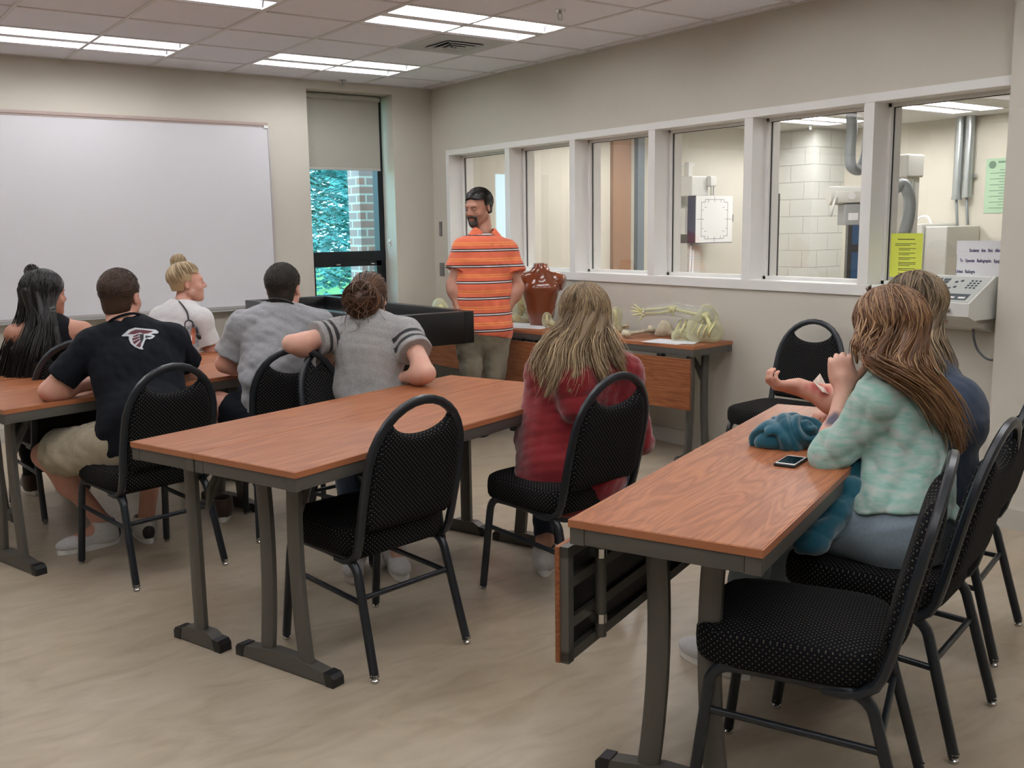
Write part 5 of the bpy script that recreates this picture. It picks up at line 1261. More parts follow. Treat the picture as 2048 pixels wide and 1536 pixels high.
for i in range(29):                                            # polo collar, open at the front
    a = R(28)+R(304)*i/28; dx, dy = math.sin(a), math.cos(a); nb_ = J['neck'] if False else None
    c0 = V3((4.069, 5.949, 1.492)); d_ = f6['side']*dx+f6['f']*dy*.95; dip = .055*max(0, math.cos(a))**2
    pr.append([c0+d_*.071+V3((0, 0, .030-dip)), c0+d_*.082+V3((0, 0, .028-dip)), c0+d_*.126+V3((0, 0, -.026-dip*1.3)), c0+d_*.118+V3((0, 0, -.031-dip*1.3))])
vs = [tuple(p-f6['base']) for q in pr for p in q]; fs = []
for i in range(28):
    for k in range(4): fs.append((i*4+k, i*4+(k+1) % 4, i*4+4+(k+1) % 4, i*4+4+k))
fs += [(0, 1, 2, 3), (112, 115, 114, 113)]
MB().add(vs, fs).build('collar', cloth_mat('orange_collar', (.70, .15, .07)), q6['top'], angle=60)

# ------------------------------------------------------------------ prints on shirts
from mathutils.bvhtree import BVHTree
def decal(shirt, polys, centre, right, upd, into, m, name, lift=.0025, step=.010):
    """flat print pressed on the cloth: polygons in metres around centre, dropped along 'into' onto the shirt"""
    bvh = BVHTree.FromPolygons([v.co.copy() for v in shirt.data.vertices], [tuple(q.vertices) for q in shirt.data.polygons]); c = Vector(centre)-Vector(shirt.parent.location); r_ = Vector(right); u_ = Vector(upd); i_ = Vector(into).normalized()
    bm = bmesh.new()
    for po in polys:
        vs = [bm.verts.new((x, y, 0)) for x, y in po]; bm.faces.new(vs)
    bmesh.ops.triangulate(bm, faces=bm.faces[:])
    for _ in range(4):
        es = [e for e in bm.edges if e.calc_length() > step]
        if not es: break
        bmesh.ops.subdivide_edges(bm, edges=es, cuts=1); bmesh.ops.triangulate(bm, faces=[q for q in bm.faces if len(q.verts) > 3])
    for v in bm.verts:
        p = c+r_*v.co.x+u_*v.co.y; hit = bvh.ray_cast(p-i_*.25, i_, .6)
        v.co = (hit[0] if hit[0] is not None else p)-i_*lift
    me = bpy.data.meshes.new(name); bm.to_mesh(me); bm.free(); me.materials.append(m); o = bpy.data.objects.new(name, me); C.objects.link(o); o.parent = shirt; return o
def LG(*pts): return [((x-1050)*.000135, (620-y)*.000135) for x, y in pts]
bird = LG((470,510),(700,320),(900,260),(1550,360),(1640,430),(1620,490),(1560,495),(1480,490),(1380,500),(1520,570),(1430,650),(1330,680),(1260,650),(1195,690),(1120,860),(1085,930),(1120,1000),(1020,990),(860,910),(740,790),(690,650),(690,540),(480,530))
redp = [LG((660,470),(760,390),(920,325),(1130,345),(1400,390),(1480,400),(1400,440),(1300,475),(1150,480),(1060,430),(980,450),(860,480)), LG((830,540),(1000,480),(1030,510),(950,560),(820,580)), LG((800,610),(960,580),(1030,560),(1030,600),(960,640),(790,700)), LG((795,730),(960,660),(1040,640),(1030,690),(960,740),(850,820)), LG((890,870),(1040,720),(1060,760),(1060,830),(1020,930),(960,905))]
blkp = [LG((1030,480),(1165,490),(1150,640),(1070,800),(1045,720),(1030,500)), LG((1215,540),(1440,580),(1370,600),(1280,610),(1200,640))]
lc = V3((1.215, 4.527, 1.055)); vd = Vector(lc-V3((0, 0, 1.52))).normalized(); rr_ = Vector((vd.y, -vd.x, 0)).normalized(); uu_ = Vector((0, 0, 1))
decal(q2['top'], [bird], lc, rr_, uu_, vd, mat('print_white', (.55, .58, .60), .7), 'bird_emblem')
decal(q2['top'], redp, lc, rr_, uu_, vd, mat('print_red', (.10, .018, .028), .7), 'emblem_red', .0045)
decal(q2['top'], blkp, lc, rr_, uu_, vd, mat('print_black', (.015, .015, .02), .7), 'emblem_black', .0045)
lc = V3((1.929, 6.039, 0.888)); vd = Vector(lc-V3((0, 0, 1.52))).normalized(); rr_ = Vector((vd.y, -vd.x, 0)).normalized()
decal(q3['top'], [[(-.030, -.075), (.035, -.070), (.045, .05), (.02, .075), (-.03, .06), (-.045, 0)]], lc, rr_, uu_, vd, mat('print_grey_blue', (.36, .40, .45), .8, var=.35, vscale=60), 'shirt_print')
decal(q3['top'], [[(-.008, -.055), (.016, -.05), (.024, .045), (.004, .055), (-.006, .02)]], lc, rr_, uu_, vd, mat('print_orange', (.62, .22, .13), .8), 'orange_print', .0045)

# ------------------------------------------------------------------ things on and around the tables
# brown torso mannequin on the corner table
TB = V3((4.600, 5.977, 0.775)); TB[2] = TZ
a_t = 214; S_ = Sdf(TB-(.34, .34, .02), TB+(.34, .34, .62), .005); sd = V3((math.cos(R(a_t)), -math.sin(R(a_t)), 0)); ft = V3((math.sin(R(a_t)), math.cos(R(a_t)), 0)); z1 = V3((0, 0, 1))
Tp = lambda x, y, z: TB+sd*x+ft*y+z1*z
S_.add(econe(Tp(0, 0, .0), Tp(0, 0, .14), .085, .098, ft, .70), .04); S_.add(econe(Tp(0, 0, .14), Tp(0, .005, .27), .098, .128, ft, .70), .06); S_.add(econe(Tp(0, .005, .27), Tp(0, 0, .33), .128, .105, ft, .66), .05)
S_.add(cone(Tp(-.13, 0, .345), Tp(.13, 0, .345), .050, .050), .05); S_.add(cone(Tp(0, 0, .36), Tp(0, -.005, .55), .062, .046), .05)
for k in (-1, 1):
    S_.add(ell(Tp(k*.058, .070, .285), (.058, .030, .045), np.stack([sd, ft, z1], 1)), .04); S_.add(cutp(cone(Tp(k*.12, 0, .345), Tp(k*.26, 0, .285), .056, .054), Tp(k*.180, 0, .32), sd*k*.9-z1*.25+ft*.35), .03); S_.add(cone(Tp(k*.02, .035, .405), Tp(k*.11, .03, .385), .010, .010), .03)
S_.cut(Tp(0, 0, .475), (0, 0, 1)); S_.cut(TB+(0, 0, .002), (0, 0, -1))
V, Fc = S_.mesh(); o = np_obj('torso_mannequin', V, Fc, mat('brown_gloss_plastic', (.20, .050, .018), .14, coat=.6), None, TB); tag(o, 'glossy brown headless torso mannequin on the corner table beside the standing man', 'mannequin')

# clear resin anatomy models
def along(a, b, t): return V3(a)+(V3(b)-V3(a))*t
X1 = 4.60
ab = empty('arm_model', (4.700, 4.437, 0.787), 0, 'clear yellow arm and rib model with visible bones at the near end of wall table', 'anatomy model'); O_ = V3(ab.location); O_[2] = TZ; ab.location = O_
def rel(p): return V3(p)-O_
S_ = Sdf(O_-(.3, .4, .01), O_+(.3, .4, .32), .005)                 # chest block
c0, c1 = V3((4.660, 4.502, 0.831)), V3((4.720, 4.327, 0.840)); m0 = (c0+c1)/2
for pp, rr in (((4.640, 4.527, 0.804), .050), ((4.670, 4.410, 0.837), .072), ((4.700, 4.308, 0.843), .070), ((4.720, 4.350, 0.932), .040)): S_.add(ell(V3(pp), (.075, rr, rr*1.0)), .05)
S_.add(cone((4.700, 4.367, 0.974), (4.680, 4.399, 0.882), .045, .07), .05); S_.cut(O_+(0, 0, .002), (0, 0, -1)); V, Fc = S_.mesh(); np_obj('chest_block', V, Fc, RESIN, ab, O_)
mb = MB()
for q in (((4.720, 4.598, 0.899), (4.620, 4.536, 0.870), (4.600, 4.543, 0.832), (4.620, 4.566, 0.796)),
          ((4.720, 4.545, 0.916), (4.620, 4.483, 0.874), (4.600, 4.490, 0.836), (4.620, 4.513, 0.800)),
          ((4.720, 4.493, 0.928), (4.620, 4.432, 0.878), (4.600, 4.438, 0.840), (4.620, 4.461, 0.804)),
          ((4.720, 4.442, 0.935), (4.620, 4.381, 0.881), (4.600, 4.387, 0.844), (4.620, 4.410, 0.808)),
          ((4.720, 4.391, 0.935), (4.620, 4.330, 0.885), (4.600, 4.337, 0.848), (4.620, 4.359, 0.812)),
          ((4.720, 4.341, 0.930), (4.620, 4.281, 0.889), (4.600, 4.287, 0.852), (4.620, 4.309, 0.816)),
          ((4.720, 4.290, 0.920), (4.620, 4.232, 0.892), (4.600, 4.238, 0.855), (4.620, 4.260, 0.821))):
    mb.tube([rel(p) for p in q], [.006, .0075, .0075, .005], 8)
mb.tube([rel((4.660, 4.521, 0.869)), rel((4.660, 4.380, 0.917)), rel((4.660, 4.329, 0.940))], .008, 8); mb.tube([rel((4.640, 4.311, 0.949)), rel((4.620, 4.257, 0.897)), rel((4.620, 4.272, 0.826))], [.010, .013, .008], 8)
mb.build('rib_bones', BONEY, ab, smooth=True)
sh_, el_, wr_ = V3((4.660, 4.329, 0.946)), V3((4.620, 4.588, 0.978)), V3((4.580, 4.795, 0.949))
S_ = Sdf(np.minimum(sh_, wr_)-(.2, .3, .15), np.maximum(sh_, wr_)+(.2, .3, .15), .005); S_.add(cone(sh_, el_, .055, .042), .03); S_.add(cone(el_, wr_, .042, .030), .03)
V, Fc = S_.mesh(); np_obj('resin_arm', V, Fc, RESINC, ab, O_)
mb = MB(); mb.tube([rel(sh_), rel(along(sh_, el_, .15)), rel(along(sh_, el_, .85)), rel(el_)], [.022, .011, .010, .020], 10); mb.ball(rel(el_), (.024, .026, .022), 12); mb.ball(rel(sh_), .027, 12)
zz = V3((0, 0, .012)); mb.tube([rel(el_+zz), rel(along(el_, wr_, .5)+zz), rel(wr_+zz)], [.011, .007, .011], 8); mb.tube([rel(el_-zz), rel(along(el_, wr_, .5)-zz*1.4), rel(wr_-zz)], [.013, .007, .008], 8)
mb.tube([rel((4.600, 4.545, 1.002)), rel((4.600, 4.567, 0.928))], [.010, .004], 8)
for q1, q2_ in (((4.580, 4.839, 0.956), (4.560, 4.891, 0.998)), ((4.580, 4.848, 0.952), (4.560, 4.916, 0.977)), ((4.580, 4.853, 0.945), (4.560, 4.920, 0.949)), ((4.580, 4.848, 0.932), (4.560, 4.910, 0.919)), ((4.580, 4.814, 0.924), (4.560, 4.846, 0.886))):
    a_, b_ = rel(q1), rel(q2_); mb.tube([a_, along(a_, b_, .33), along(a_, b_, .36), along(a_, b_, .7), b_], [.0075, .005, .0065, .0045, .0035], 8)
for q in ((4.575, 4.819, 0.964), (4.575, 4.828, 0.954), (4.575, 4.819, 0.944), (4.575, 4.828, 0.933), (4.575, 4.818, 0.924)): mb.ball(rel(q), .0105, 8)
mb.build('arm_bones', BONEY, ab, smooth=True)
MB().tube([rel((4.680, 4.568, 0.903)), rel((4.680, 4.540, 0.856))], .022, 12).tube([rel((4.700, 4.340, 0.917)), rel((4.700, 4.330, 0.870))], .03, 12).build('resin_strut', RESINC, ab, smooth=True)
# loose bones
def place_flat(name, mb, m, label, cat, loc, grp=None):
    o = mb.build(name, m, None, smooth=True); o.location = loc; tag(o, label, cat, grp); return o
p0 = V3((4.464, 4.864, 0.790)); p1_ = V3((4.767, 4.925, 0.790)); d_ = p1_-p0
place_flat('thigh_bone', MB().tube([(0, 0, 0), tuple(d_*.12), tuple(d_*.85), tuple(d_)], [.026, .013, .013, .024], 10).ball((0, .012, .004), .026, 10).ball((0, -.016, .004), .024, 10).ball(tuple(d_+V3((0, .02, .012))), .022, 10), BONE, 'ivory long leg bone lying on the wall table left of clear arm model', 'bone', tuple(p0+(0, 0, .012)))
q0 = V3((4.752, 4.825, 0.785)); S_ = Sdf(q0-.16, q0+.16, .004); S_.add(shellp(ell(q0+(0, 0, .03), (.07, .075, .06)), .006), 0); S_.cut(q0+(.0, .03, .02), (-.5, .75, .35)); S_.add(ell(q0+(.03, -.05, .005), (.035, .05, .018)), .02); S_.sub(ell(q0+(.03, -.05, .01), (.016, .022, .05)), .01); S_.cut(q0+(0, 0, -.009), (0, 0, -1)); V, Fc = S_.mesh()
tag(np_obj('hip_bone', V, Fc, BONE, None, q0), 'ivory hip bone beside the clear arm model on the wall table', 'bone')
for k, (b0, lab) in enumerate((((4.743, 5.217, 0.780), 'ivory foot bones lying farthest left among the loose bones'), ((4.974, 4.902, 0.780), 'small ivory bones tucked against the clear arm model'))):
    b0 = V3(b0); mb = MB(); rng = random.Random(k)
    for i in range(9):
        a = rng.uniform(0, 6.28); c = (rng.uniform(-.03, .03), rng.uniform(-.05, .05), .012+rng.uniform(0, .03)); mb.tube([c, (c[0]+.04*math.cos(a), c[1]+.04*math.sin(a), c[2]+rng.uniform(-.004, .008))], [.010, .008], 8)
    place_flat('foot_bones', mb, BONE, lab, 'bone', tuple(b0))
b0 = V3((5.005, 5.135, 0.800)); place_flat('shoulder_blade', MB().prism([(-.02, -.11), (.05, -.07), (.045, .09), (.02, .13), (-.03, .02)], 2, 0, .012).tube([(-.01, -.10, .012), (.01, 0, .022), (.0, .12, .018)], [.006, .009, .006], 8), BONE, 'flat ivory bone lying behind the other bones under the clear forearm', 'bone', (b0[0]+.02, b0[1], TZ+.001))
# clear pelvis / head models behind the standing man and behind the hooded woman
def resin_lump(name, loc, blobs, bones, label):
    e_ = empty(name, loc, 0, label, 'anatomy model'); O = V3(loc); S_ = Sdf(O-(.22, .22, .01), O+(.22, .22, .4), .006)
    for c, r_ in blobs: S_.add(ell(O+V3(c), r_), .03)
    S_.cut(O+(0, 0, .002), (0, 0, -1)); V, Fc = S_.mesh(); np_obj('resin_body', V, Fc, RESIN, e_, O)
    mb = MB()
    for pts, r_ in bones: mb.tube(pts, r_, 8)
    mb.build('bones', BONEY, e_, smooth=True); return e_
l0 = (4.620, 6.264, 0.761); resin_lump('pelvis_model', (l0[0], l0[1], TZ), [((0, 0, .05), (.09, .11, .06)), ((0, 0, .15), (.08, .10, .09)), ((0, .01, .22), (.06, .07, .06))], [([(-.03, -.09, .10), (-.05, -.04, .17), (-.05, .04, .17), (-.03, .09, .10)], .014), ([(-.05, -.05, .05), (-.06, 0, .03), (-.05, .05, .05)], .014), ([(0, 0, .05), (0, 0, .25)], .018)], 'clear yellow pelvis model on the corner table, left of the brown torso')
l0 = (4.700, 5.228, 0.840); resin_lump('hand_model', (l0[0], l0[1], TZ), [((0, 0, .03), (.05, .06, .04)), ((0, 0, .11), (.045, .045, .07))], [([(0, 0, .02), (0, 0, .10), (0, .01, .16)], [.010, .008, .014])], 'small clear bone model standing on the wall table behind the loose bones')
l0 = (4.590, 5.883, 0.775); resin_lump('foot_model', (l0[0]-.06, l0[1]-.10, TZ), [((0, 0, .03), (.04, .07, .03)), ((0, .03, .07), (.035, .04, .045))], [([(0, -.05, .025), (0, .03, .04), (0, .03, .10)], .010)], 'small yellow foot model on wall table in front of the brown torso')
b0 = V3((4.600, 7.448, 0.862)); mb = MB()
for i in range(8): mb.tube([(.02*math.sin(i*2.1), -.16+.04*i, .02), (.05*math.cos(i), -.10+.04*i, .035), (.02, -.02+.035*i, .02)], [.012, .010, .012], 8)
mb.bb((-.07, -.17, 0), (.07, .17, .012), .003); place_flat('bone_tray', mb, BONEY, 'pile of pale yellow bones at the corner end of the corner table', 'bones', (b0[0]-.02, min(b0[1], 7.70), TZ))
b0 = V3((4.500, 7.099, 0.895)); resin_lump('head_model', (4.50, 7.28, TZ), [((0, 0, .06), (.07, .08, .065)), ((0, .02, .10), (.05, .06, .05))], [([(0, -.04, .05), (.02, .02, .08), (0, .05, .06)], .02)], 'low clear resin model beside the bone pile on the corner table')
def sheet(x, y, w_, h_, a, label, z=TZ, m=PAPER, grp='paper sheets on the wall tables'):
    o = MB().bb((-w_/2, -h_/2, 0), (w_/2, h_/2, .0012)).build('paper_sheet', m); o.location = (x, y, z+.0005); o.rotation_euler = (0, 0, R(a)); tag(o, label, 'paper', grp); return o
s0 = (4.535, 4.499, 0.775); sheet(s0[0]-.01, s0[1]+.03, .22, .28, 12, 'white paper sheet under the clear arm model'); sheet(s0[0]+.02, s0[1]-.02, .21, .27, 30, 'second white sheet under the clear arm model, nearer the table end', TZ+.0015)
s0 = (4.498, 5.919, 0.775); sheet(s0[0]-.04, s0[1]-.02, .22, .28, 20, 'white paper sheet under the brown torso'); s0 = (4.470, 6.106, 0.775); sheet(s0[0]+.02, s0[1]+.02, .22, .28, -8, 'white paper sheet under the clear pelvis model', TZ+.0015)

# jacket and phone on the right table
TEAL = cloth_mat('teal_fleece', (.008, .085, .125), sheen=.5)
jc = V3((2.649, 2.071, 0.775)); S_ = Sdf(jc-(.42, .50, .40), jc+(.45, .42, .22), .0045)
jr = nrm((.811, -.585, 0)); jf = nrm((.585, .811, 0)); JQ = np.stack([jr, jf, (0, 0, 1.)], 1); jm = V3((2.619, 2.048, 0.775))+jf*.07
S_.add(ell(jm+(0, 0, .030), (.098, .085, .062), JQ), .02); S_.add(ell(jm+jr*.03+(0, 0, .055), (.062, .06, .045), JQ), .03); S_.add(ell(jm-jr*.06+jf*.0+(0, 0, .022), (.045, .06, .040), JQ), .02); S_.add(ell(jm+jr*.085-jf*.01+(0, 0, .03), (.05, .06, .045), JQ), .02)
def folds(X, Y, Z):
    u = (X-jm[0])*jr[0]+(Y-jm[1])*jr[1]; v = (X-jm[0])*jf[0]+(Y-jm[1])*jf[1]; w_ = Z-jm[2]
    a = .012*np.sin(34*v+3)+.010*np.sin(41*u+25*w_)
    r1 = np.sqrt((u+.055+a)**2+(v*.8+.02)**2+(w_-.02)**2); r2 = np.sqrt((u-.07-a)**2+(v+.06)**2+(w_-.085)**2)
    k1 = np.abs(np.sin(math.pi*r1/.040)); k2 = np.abs(np.sin(math.pi*r2/.046+.6)); t = 1/(1+np.exp(-40*(u-.01+.3*w_)))
    return .5-(k1*(1-t)+k2*t)
S_.disp(folds, .020)
S_.cut((0, 0, TZ+.002), (0, 0, -1))
H2 = S_.like()
hp_ = [(2.632, 1.799, 0.769), (2.552, 1.768, 0.700), (2.456, 1.750, 0.643), (2.369, 1.755, 0.597), (2.313, 1.765, 0.573)]
for i in range(4): H2.add(cone(hp_[i], hp_[i+1], (.034, .038, .036, .030)[i], (.038, .036, .030, .016)[i]), .04)
H2.add(cone((2.579, 1.803, 0.728), (2.497, 1.803, 0.679), .028, .028), .04)
H2.disp(fnoise(31, 6, 25, 75), .010); S_.F = np.minimum(S_.F, H2.F); S_.disp(fnoise(33, 5, 60, 140), .004); V, Fc = S_.mesh()
tag(np_obj('jacket', V, Fc, TEAL, None, (jc[0], jc[1], TZ)), 'bundled teal jacket on the right table, one sleeve hanging into the lap', 'jacket')
ph = V3((2.475, 1.930, 0.775)); e = empty('phone', (ph[0], ph[1], TZ), math.atan2(.3884, .9215)-.05, 'black smartphone with white rim lying in front of the teal jacket', 'phone')
MB().bb((-.066, -.034, .0005), (.066, .034, .0095), .003).build('case', BLACKP, e); MB().bb((-.060, -.030, .0092), (.060, .030, .0104), .0004).build('bezel', WHITE, e); MB().bb((-.050, -.0275, .0102), (.050, .0275, .0108)).build('screen', mat('phone_glass', (.004, .004, .005), .08), e)
# plastic dressing over the painted wound
a0 = [(3.027, 2.271, 0.939), (3.084, 2.284, 0.961), (3.065, 2.241, 0.924), (3.025, 2.189, 0.897), (2.968, 2.184, 0.917)]
DR = glass_mat('clear_plastic_dressing', 2.0, (.82, .80, .76)); mb = MB(); mb.add([V3(p)-V3(a0[0]) for p in a0], [(0, 1, 2), (0, 2, 4), (2, 3, 4)])
o = mb.build('dressing', mat('wound_dressing', (.55, .45, .38), .25, var=.3, vscale=60), None); sm = o.modifiers.new('s', 'SOLIDIFY'); sm.thickness = .002; o.location = a0[0]; tag(o, 'small creased plastic dressing on the outstretched wounded forearm', 'dressing')
# small case on the left table
c0 = (1.082, 5.148, 0.775); e = empty('eyeglass_case', (c0[0]+.02, c0[1]+.02, TZ), .3, 'small dark case with a silver rim on the left table beside the elbow', 'case')
MB().bb((-.06, -.03, .001), (.06, .03, .022), .006).build('body', BLACKP, e); MB().tube([(-.05, -.02, .026), (0, -.028, .032), (.05, -.02, .026), (.05, .02, .026), (0, .028, .03), (-.05, .02, .026)], .003, 8, closed=True).build('rim', CHROME, e, smooth=True)

# stethoscope hanging round the blonde woman's neck
e = empty('stethoscope', (1.919, 6.103, 0.983), 0, 'black stethoscope hanging round the blonde woman\'s neck', 'stethoscope'); O_ = V3(e.location)
tb = MB(); g_ = lambda p: tuple(V3(p)-O_)
tb.tube(spline([g_((1.948, 6.368, 1.105)), g_((1.916, 6.215, 1.096)), g_((1.920, 6.144, 1.068)), g_((1.928, 6.100, 1.033)), g_((1.919, 6.053, 0.987))], 20), .0055, 8)
tb.tube(spline([g_((1.919, 6.053, 0.987)), g_((1.900, 6.053, 0.976)), g_((1.890, 6.040, 0.940))], 10), .004, 8); tb.tube(spline([g_((1.919, 6.053, 0.987)), g_((1.936, 6.040, 0.977)), g_((1.936, 6.020, 0.945))], 10), .0055, 8)
tb.tube(spline([g_((2.001, 6.233, 1.058)), g_((1.979, 6.128, 1.015)), g_((1.970, 6.073, 0.957)), g_((1.965, 6.041, 0.904))], 16), .005, 8); tb.build('tubing', BLACKP, e, smooth=True)
MB().tube(spline([g_((1.890, 6.040, 0.940)), g_((1.879, 6.009, 0.870)), g_((1.886, 5.995, 0.821)), g_((1.900, 5.988, 0.839)), g_((1.917, 6.000, 0.898))], 20), .0025, 8).build('ear_tube', CHROME, e, smooth=True)
MB().lathe([(.012, -.010), (.020, -.004), (.021, .006), (.010, .012)], g_((1.962, 6.015, 0.884)), 16, Matrix.Rotation(R(70), 3, 'Y')).build('chest_piece', BLACKP, e, angle=40)
o = MB().ball((0, 0, 0), .0055, 10).build('earring', mat('pearl', (.7, .65, .6), .2), p3, smooth=True); o.location = V3((2.000, 6.182, 1.159))-V3(p3.location)

# ------------------------------------------------------------------ wall console, notices
e = empty('control_console', (WX, 2.78, 1.02), 0, 'cream X-ray control console mounted on the right wall under the notices', 'console')
ya, yb = -.235, .245
MB().prism([(0, .222), (-.085, .226), (-.318, .104), (-.318, .040), (-.26, .018), (0, .018)], 1, ya, yb).build('housing', ENAMEL, e)
sl = nrm((-.233, 0, -.122)); nn = nrm((-.122, 0, .233)); Rp = Matrix(((float(sl[0]), 0, float(nn[0])), (0, 1, 0), (float(sl[2]), 0, float(nn[2])))); p0 = Vector((-.085, 0, .226))
def pad_(mb, s0, s1, y0, y1, th, lift=0): mb.box(p0+Rp@Vector(((s0+s1)/2, (y0+y1)/2, lift+th/2)), (s1-s0, y1-y0, th), Rp)
mb = MB(); pad_(mb, .012, .252, ya+.012, yb-.012, .002); mb.build('key_panel', mat('panel_pale_grey', (.46, .48, .45), .4), e)
DKG = mat('panel_dark_grey', (.07, .09, .10), .35); LCD = mat('lcd_glass', (.05, .07, .11), .1)
mb = MB(); pad_(mb, .035, .155, .02, .145, .003); mb.build('display', LCD, e)
mb = MB(); pad_(mb, .178, .235, -.065, .235, .003); pad_(mb, .178, .235, ya+.035, -.080, .003); mb.build('button_strip', DKG, e)
mb = MB()
for k in range(7): pad_(mb, .210, .222, -.05+.041*k, -.022+.041*k, .004, .002)
for k in range(2): pad_(mb, .210, .224, ya+.045+.055*k, ya+.080+.055*k, .004, .002)
mb.build('white_key', WHITE, e); mb = MB()
for i in range(4):
    for j in range(3): pad_(mb, .05+.022*i, .058+.022*i, ya+.045+.02*j, ya+.055+.02*j, .004, .002)
for i in range(4): pad_(mb, .04+.026*i, .055+.026*i, -.025, .008, .004, .002); pad_(mb, .04+.026*i, .055+.026*i, .157, .18, .004, .002)
for s0, y0 in ((.05, -.10), (.062, -.075), (.11, -.09), (.122, -.065)): pad_(mb, s0, s0+.012, y0, y0+.014, .004, .002)
mb.build('dark_key', DKG, e)
MB().bb((-.322, -.10, .055), (-.316, -.075, .085)).build('socket', BLACKP, e); kb = MB().lathe([(.014, 0), (.014, .010), (.008, .012)], (-.318, -.13, .07), 14, Matrix.Rotation(R(-90), 3, 'Y')).build('key_lock', CHROME, e, angle=40)
MB().tube([(-.333, -.13, .07), (-.335, -.13, .035), (-.334, -.13, .028)], .0025, 6).lathe([(.012, -.001), (.012, .001)], (-.335, -.13, .012), 12, Matrix.Rotation(R(90), 3, 'Y')).build('key', CHROME, kb)
MB().prism([(0, .018), (-.20, .018), (-.12, -.030), (0, -.060)], 1, ya+.04, yb-.04).build('wall_bracket', ENAMEL, e)
tag(MB().tube(spline([(WX-.06, 2.66, .985), (WX-.065, 2.65, .93), (WX-.06, 2.62, .86), (WX-.05, 2.57, .825), (WX-.02, 2.53, .83)], 24), .006, 8).build('console_cable', mat('grey_cable', (.10, .11, .12), .5), None, smooth=True), 'grey cable looping below the wall console', 'cable')
YEL = mat('yellow_paper', (.70, .76, .10), .7); INK = mat('ink', (.03, .03, .05), .7); BLUEINK = mat('blue_ink', (.015, .02, .10), .6)
gx_ = GX-.004
e = empty('yellow_notice', (gx_, 3.187, 1.34), 0, 'bright yellow printed notice taped to the rightmost window pane', 'notice')
MB().bb((-.001, -.098, -.125), (0, .098, .118)).build('sheet', YEL, e); mb = MB()
def ln(y0, y1, z, h_=.0028): mb.bb((-.0016, -y1, z-h_/2), (-.0011, -y0, z+h_/2))
ln(-.055, .050, .085, .004)
z = .060
for rows in ((-.07, .06, 2), (-.045, .06, 2), (-.045, .055, 2), (-.045, .06, 2), (-.045, .06, 3), (-.045, .058, 2), (-.045, .06, 2)):
    for k in range(rows[2]): ln(rows[0], rows[1] if k < rows[2]-1 else rows[1]-.035, z); z -= .0085
    z -= .009
mb.build('printed_text', INK, e)
e = empty('students_notice', (gx_, 2.72, 1.30), 0, 'white notice strips reading Students Are Not Allowed beside the pier', 'notice')
mb = MB(); mb.bb((-.001, -.19, .045), (0, .17, .118)); mb.bb((-.0014, -.19, -.025), (-.0004, .165, .047)); mb.bb((-.0018, -.19, -.082), (-.0008, .165, -.023)); mb.bb((-.0022, -.19, -.14), (-.0012, .06, -.080)); mb.build('paper_strip', PAPER, e)
mb = MB()
for txt, y0, zb in (('Students   Are   Not   Allowed', .098, .060), ('To   Operate   Radiographic   Equipment', .148, .006), ('Unless   Radiogra', .168, -.052)): text_mesh(mb, txt, .0235, (-.0024, y0, zb), (0, -1, 0), (0, 0, 1), .0002, sx=.64, bold=.0006)
mb.build('lettering', BLUEINK, e)

# ------------------------------------------------------------------ X-ray room contents
e = empty('chest_stand', (8.29, 7.70, 0), 0, 'white wall bucky stand with marked square panel seen through the fourth pane', 'X-ray stand')
MB().bb((-.29, -.10, 1.325), (.29, -.09, 1.835)).build('front_panel', mat('panel_white', (.80, .80, .79), .4), e); MB().bb((-.29, -.09, 1.325), (.29, .03, 1.835)).build('cassette_box', mat('navy_side', (.02, .022, .05), .5), e)
MB().bb((-.27, .05, 0), (-.06, .24, 1.32)).bb((-.26, .05, 1.835), (-.20, .12, 2.20)).bb((-.32, .10, 2.16), (-.12, .18, 2.20)).bb((-.33, .03, 1.42), (-.27, .2, 1.70)).build('column', ENAMEL, e)
MB().bb((-.28, -.02, 1.835), (-.02, .16, 2.05), .01).bb((-.05, -.08, 1.94), (.05, .1, 2.05), .01).build('carriage', ENAMEL, e); MB().tube([(-.01, -.05, 1.94), (-.01, -.05, 1.84)], .006, 8).tube([(.03, -.05, 1.94), (.03, -.05, 1.84)], .006, 8).build('rod', STEEL, e)
mb = MB(); yk = -.1012
def seg(x0, z0_, x1, z1_, t=.004): mb.bb((min(x0, x1)-t/2, yk, min(z0_, z1_)-t/2), (max(x0, x1)+t/2, yk+.0014, max(z0_, z1_)+t/2))
zc = 1.58
for s in (-1, 1):
    seg(-.15, zc+s*.215, .15, zc+s*.215); seg(s*.21, zc-.17, s*.21, zc+.17); seg(s*.15, zc-.215, s*.15, zc-.185); seg(s*.15, zc+.185, s*.15, zc+.215)
    for q in (-1, 1): seg(s*.15, zc+q*.185, s*.21, zc+q*.185); seg(s*.21, zc+q*.17, s*.21, zc+q*.185); seg(s*.10, zc+q*.215, s*.10, zc+q*.185); seg(s*.21, zc+q*.10, s*.18, zc+q*.10); seg(s*.13, zc+q*.13, s*.16, zc+q*.13)
    seg(0, zc+s*.19, 0, zc+s*.245); seg(s*.17, zc, s*.28, zc)
mb.build('field_marking', INK, e); MB().bb((.30, -.10, 1.55), (.306, -.094, 1.63)).bb((-.29, -.102, 1.318), (.29, -.09, 1.326)).build('edge_trim', INK, e)
MB().tube([(-.24, .02, 1.325), (-.25, .04, .6), (-.24, .05, .02)], .012, 8).tube([(-.20, .02, 1.325), (-.21, .04, .6), (-.2, .05, .02)], .012, 8).build('cable', PAPER, e, smooth=True)
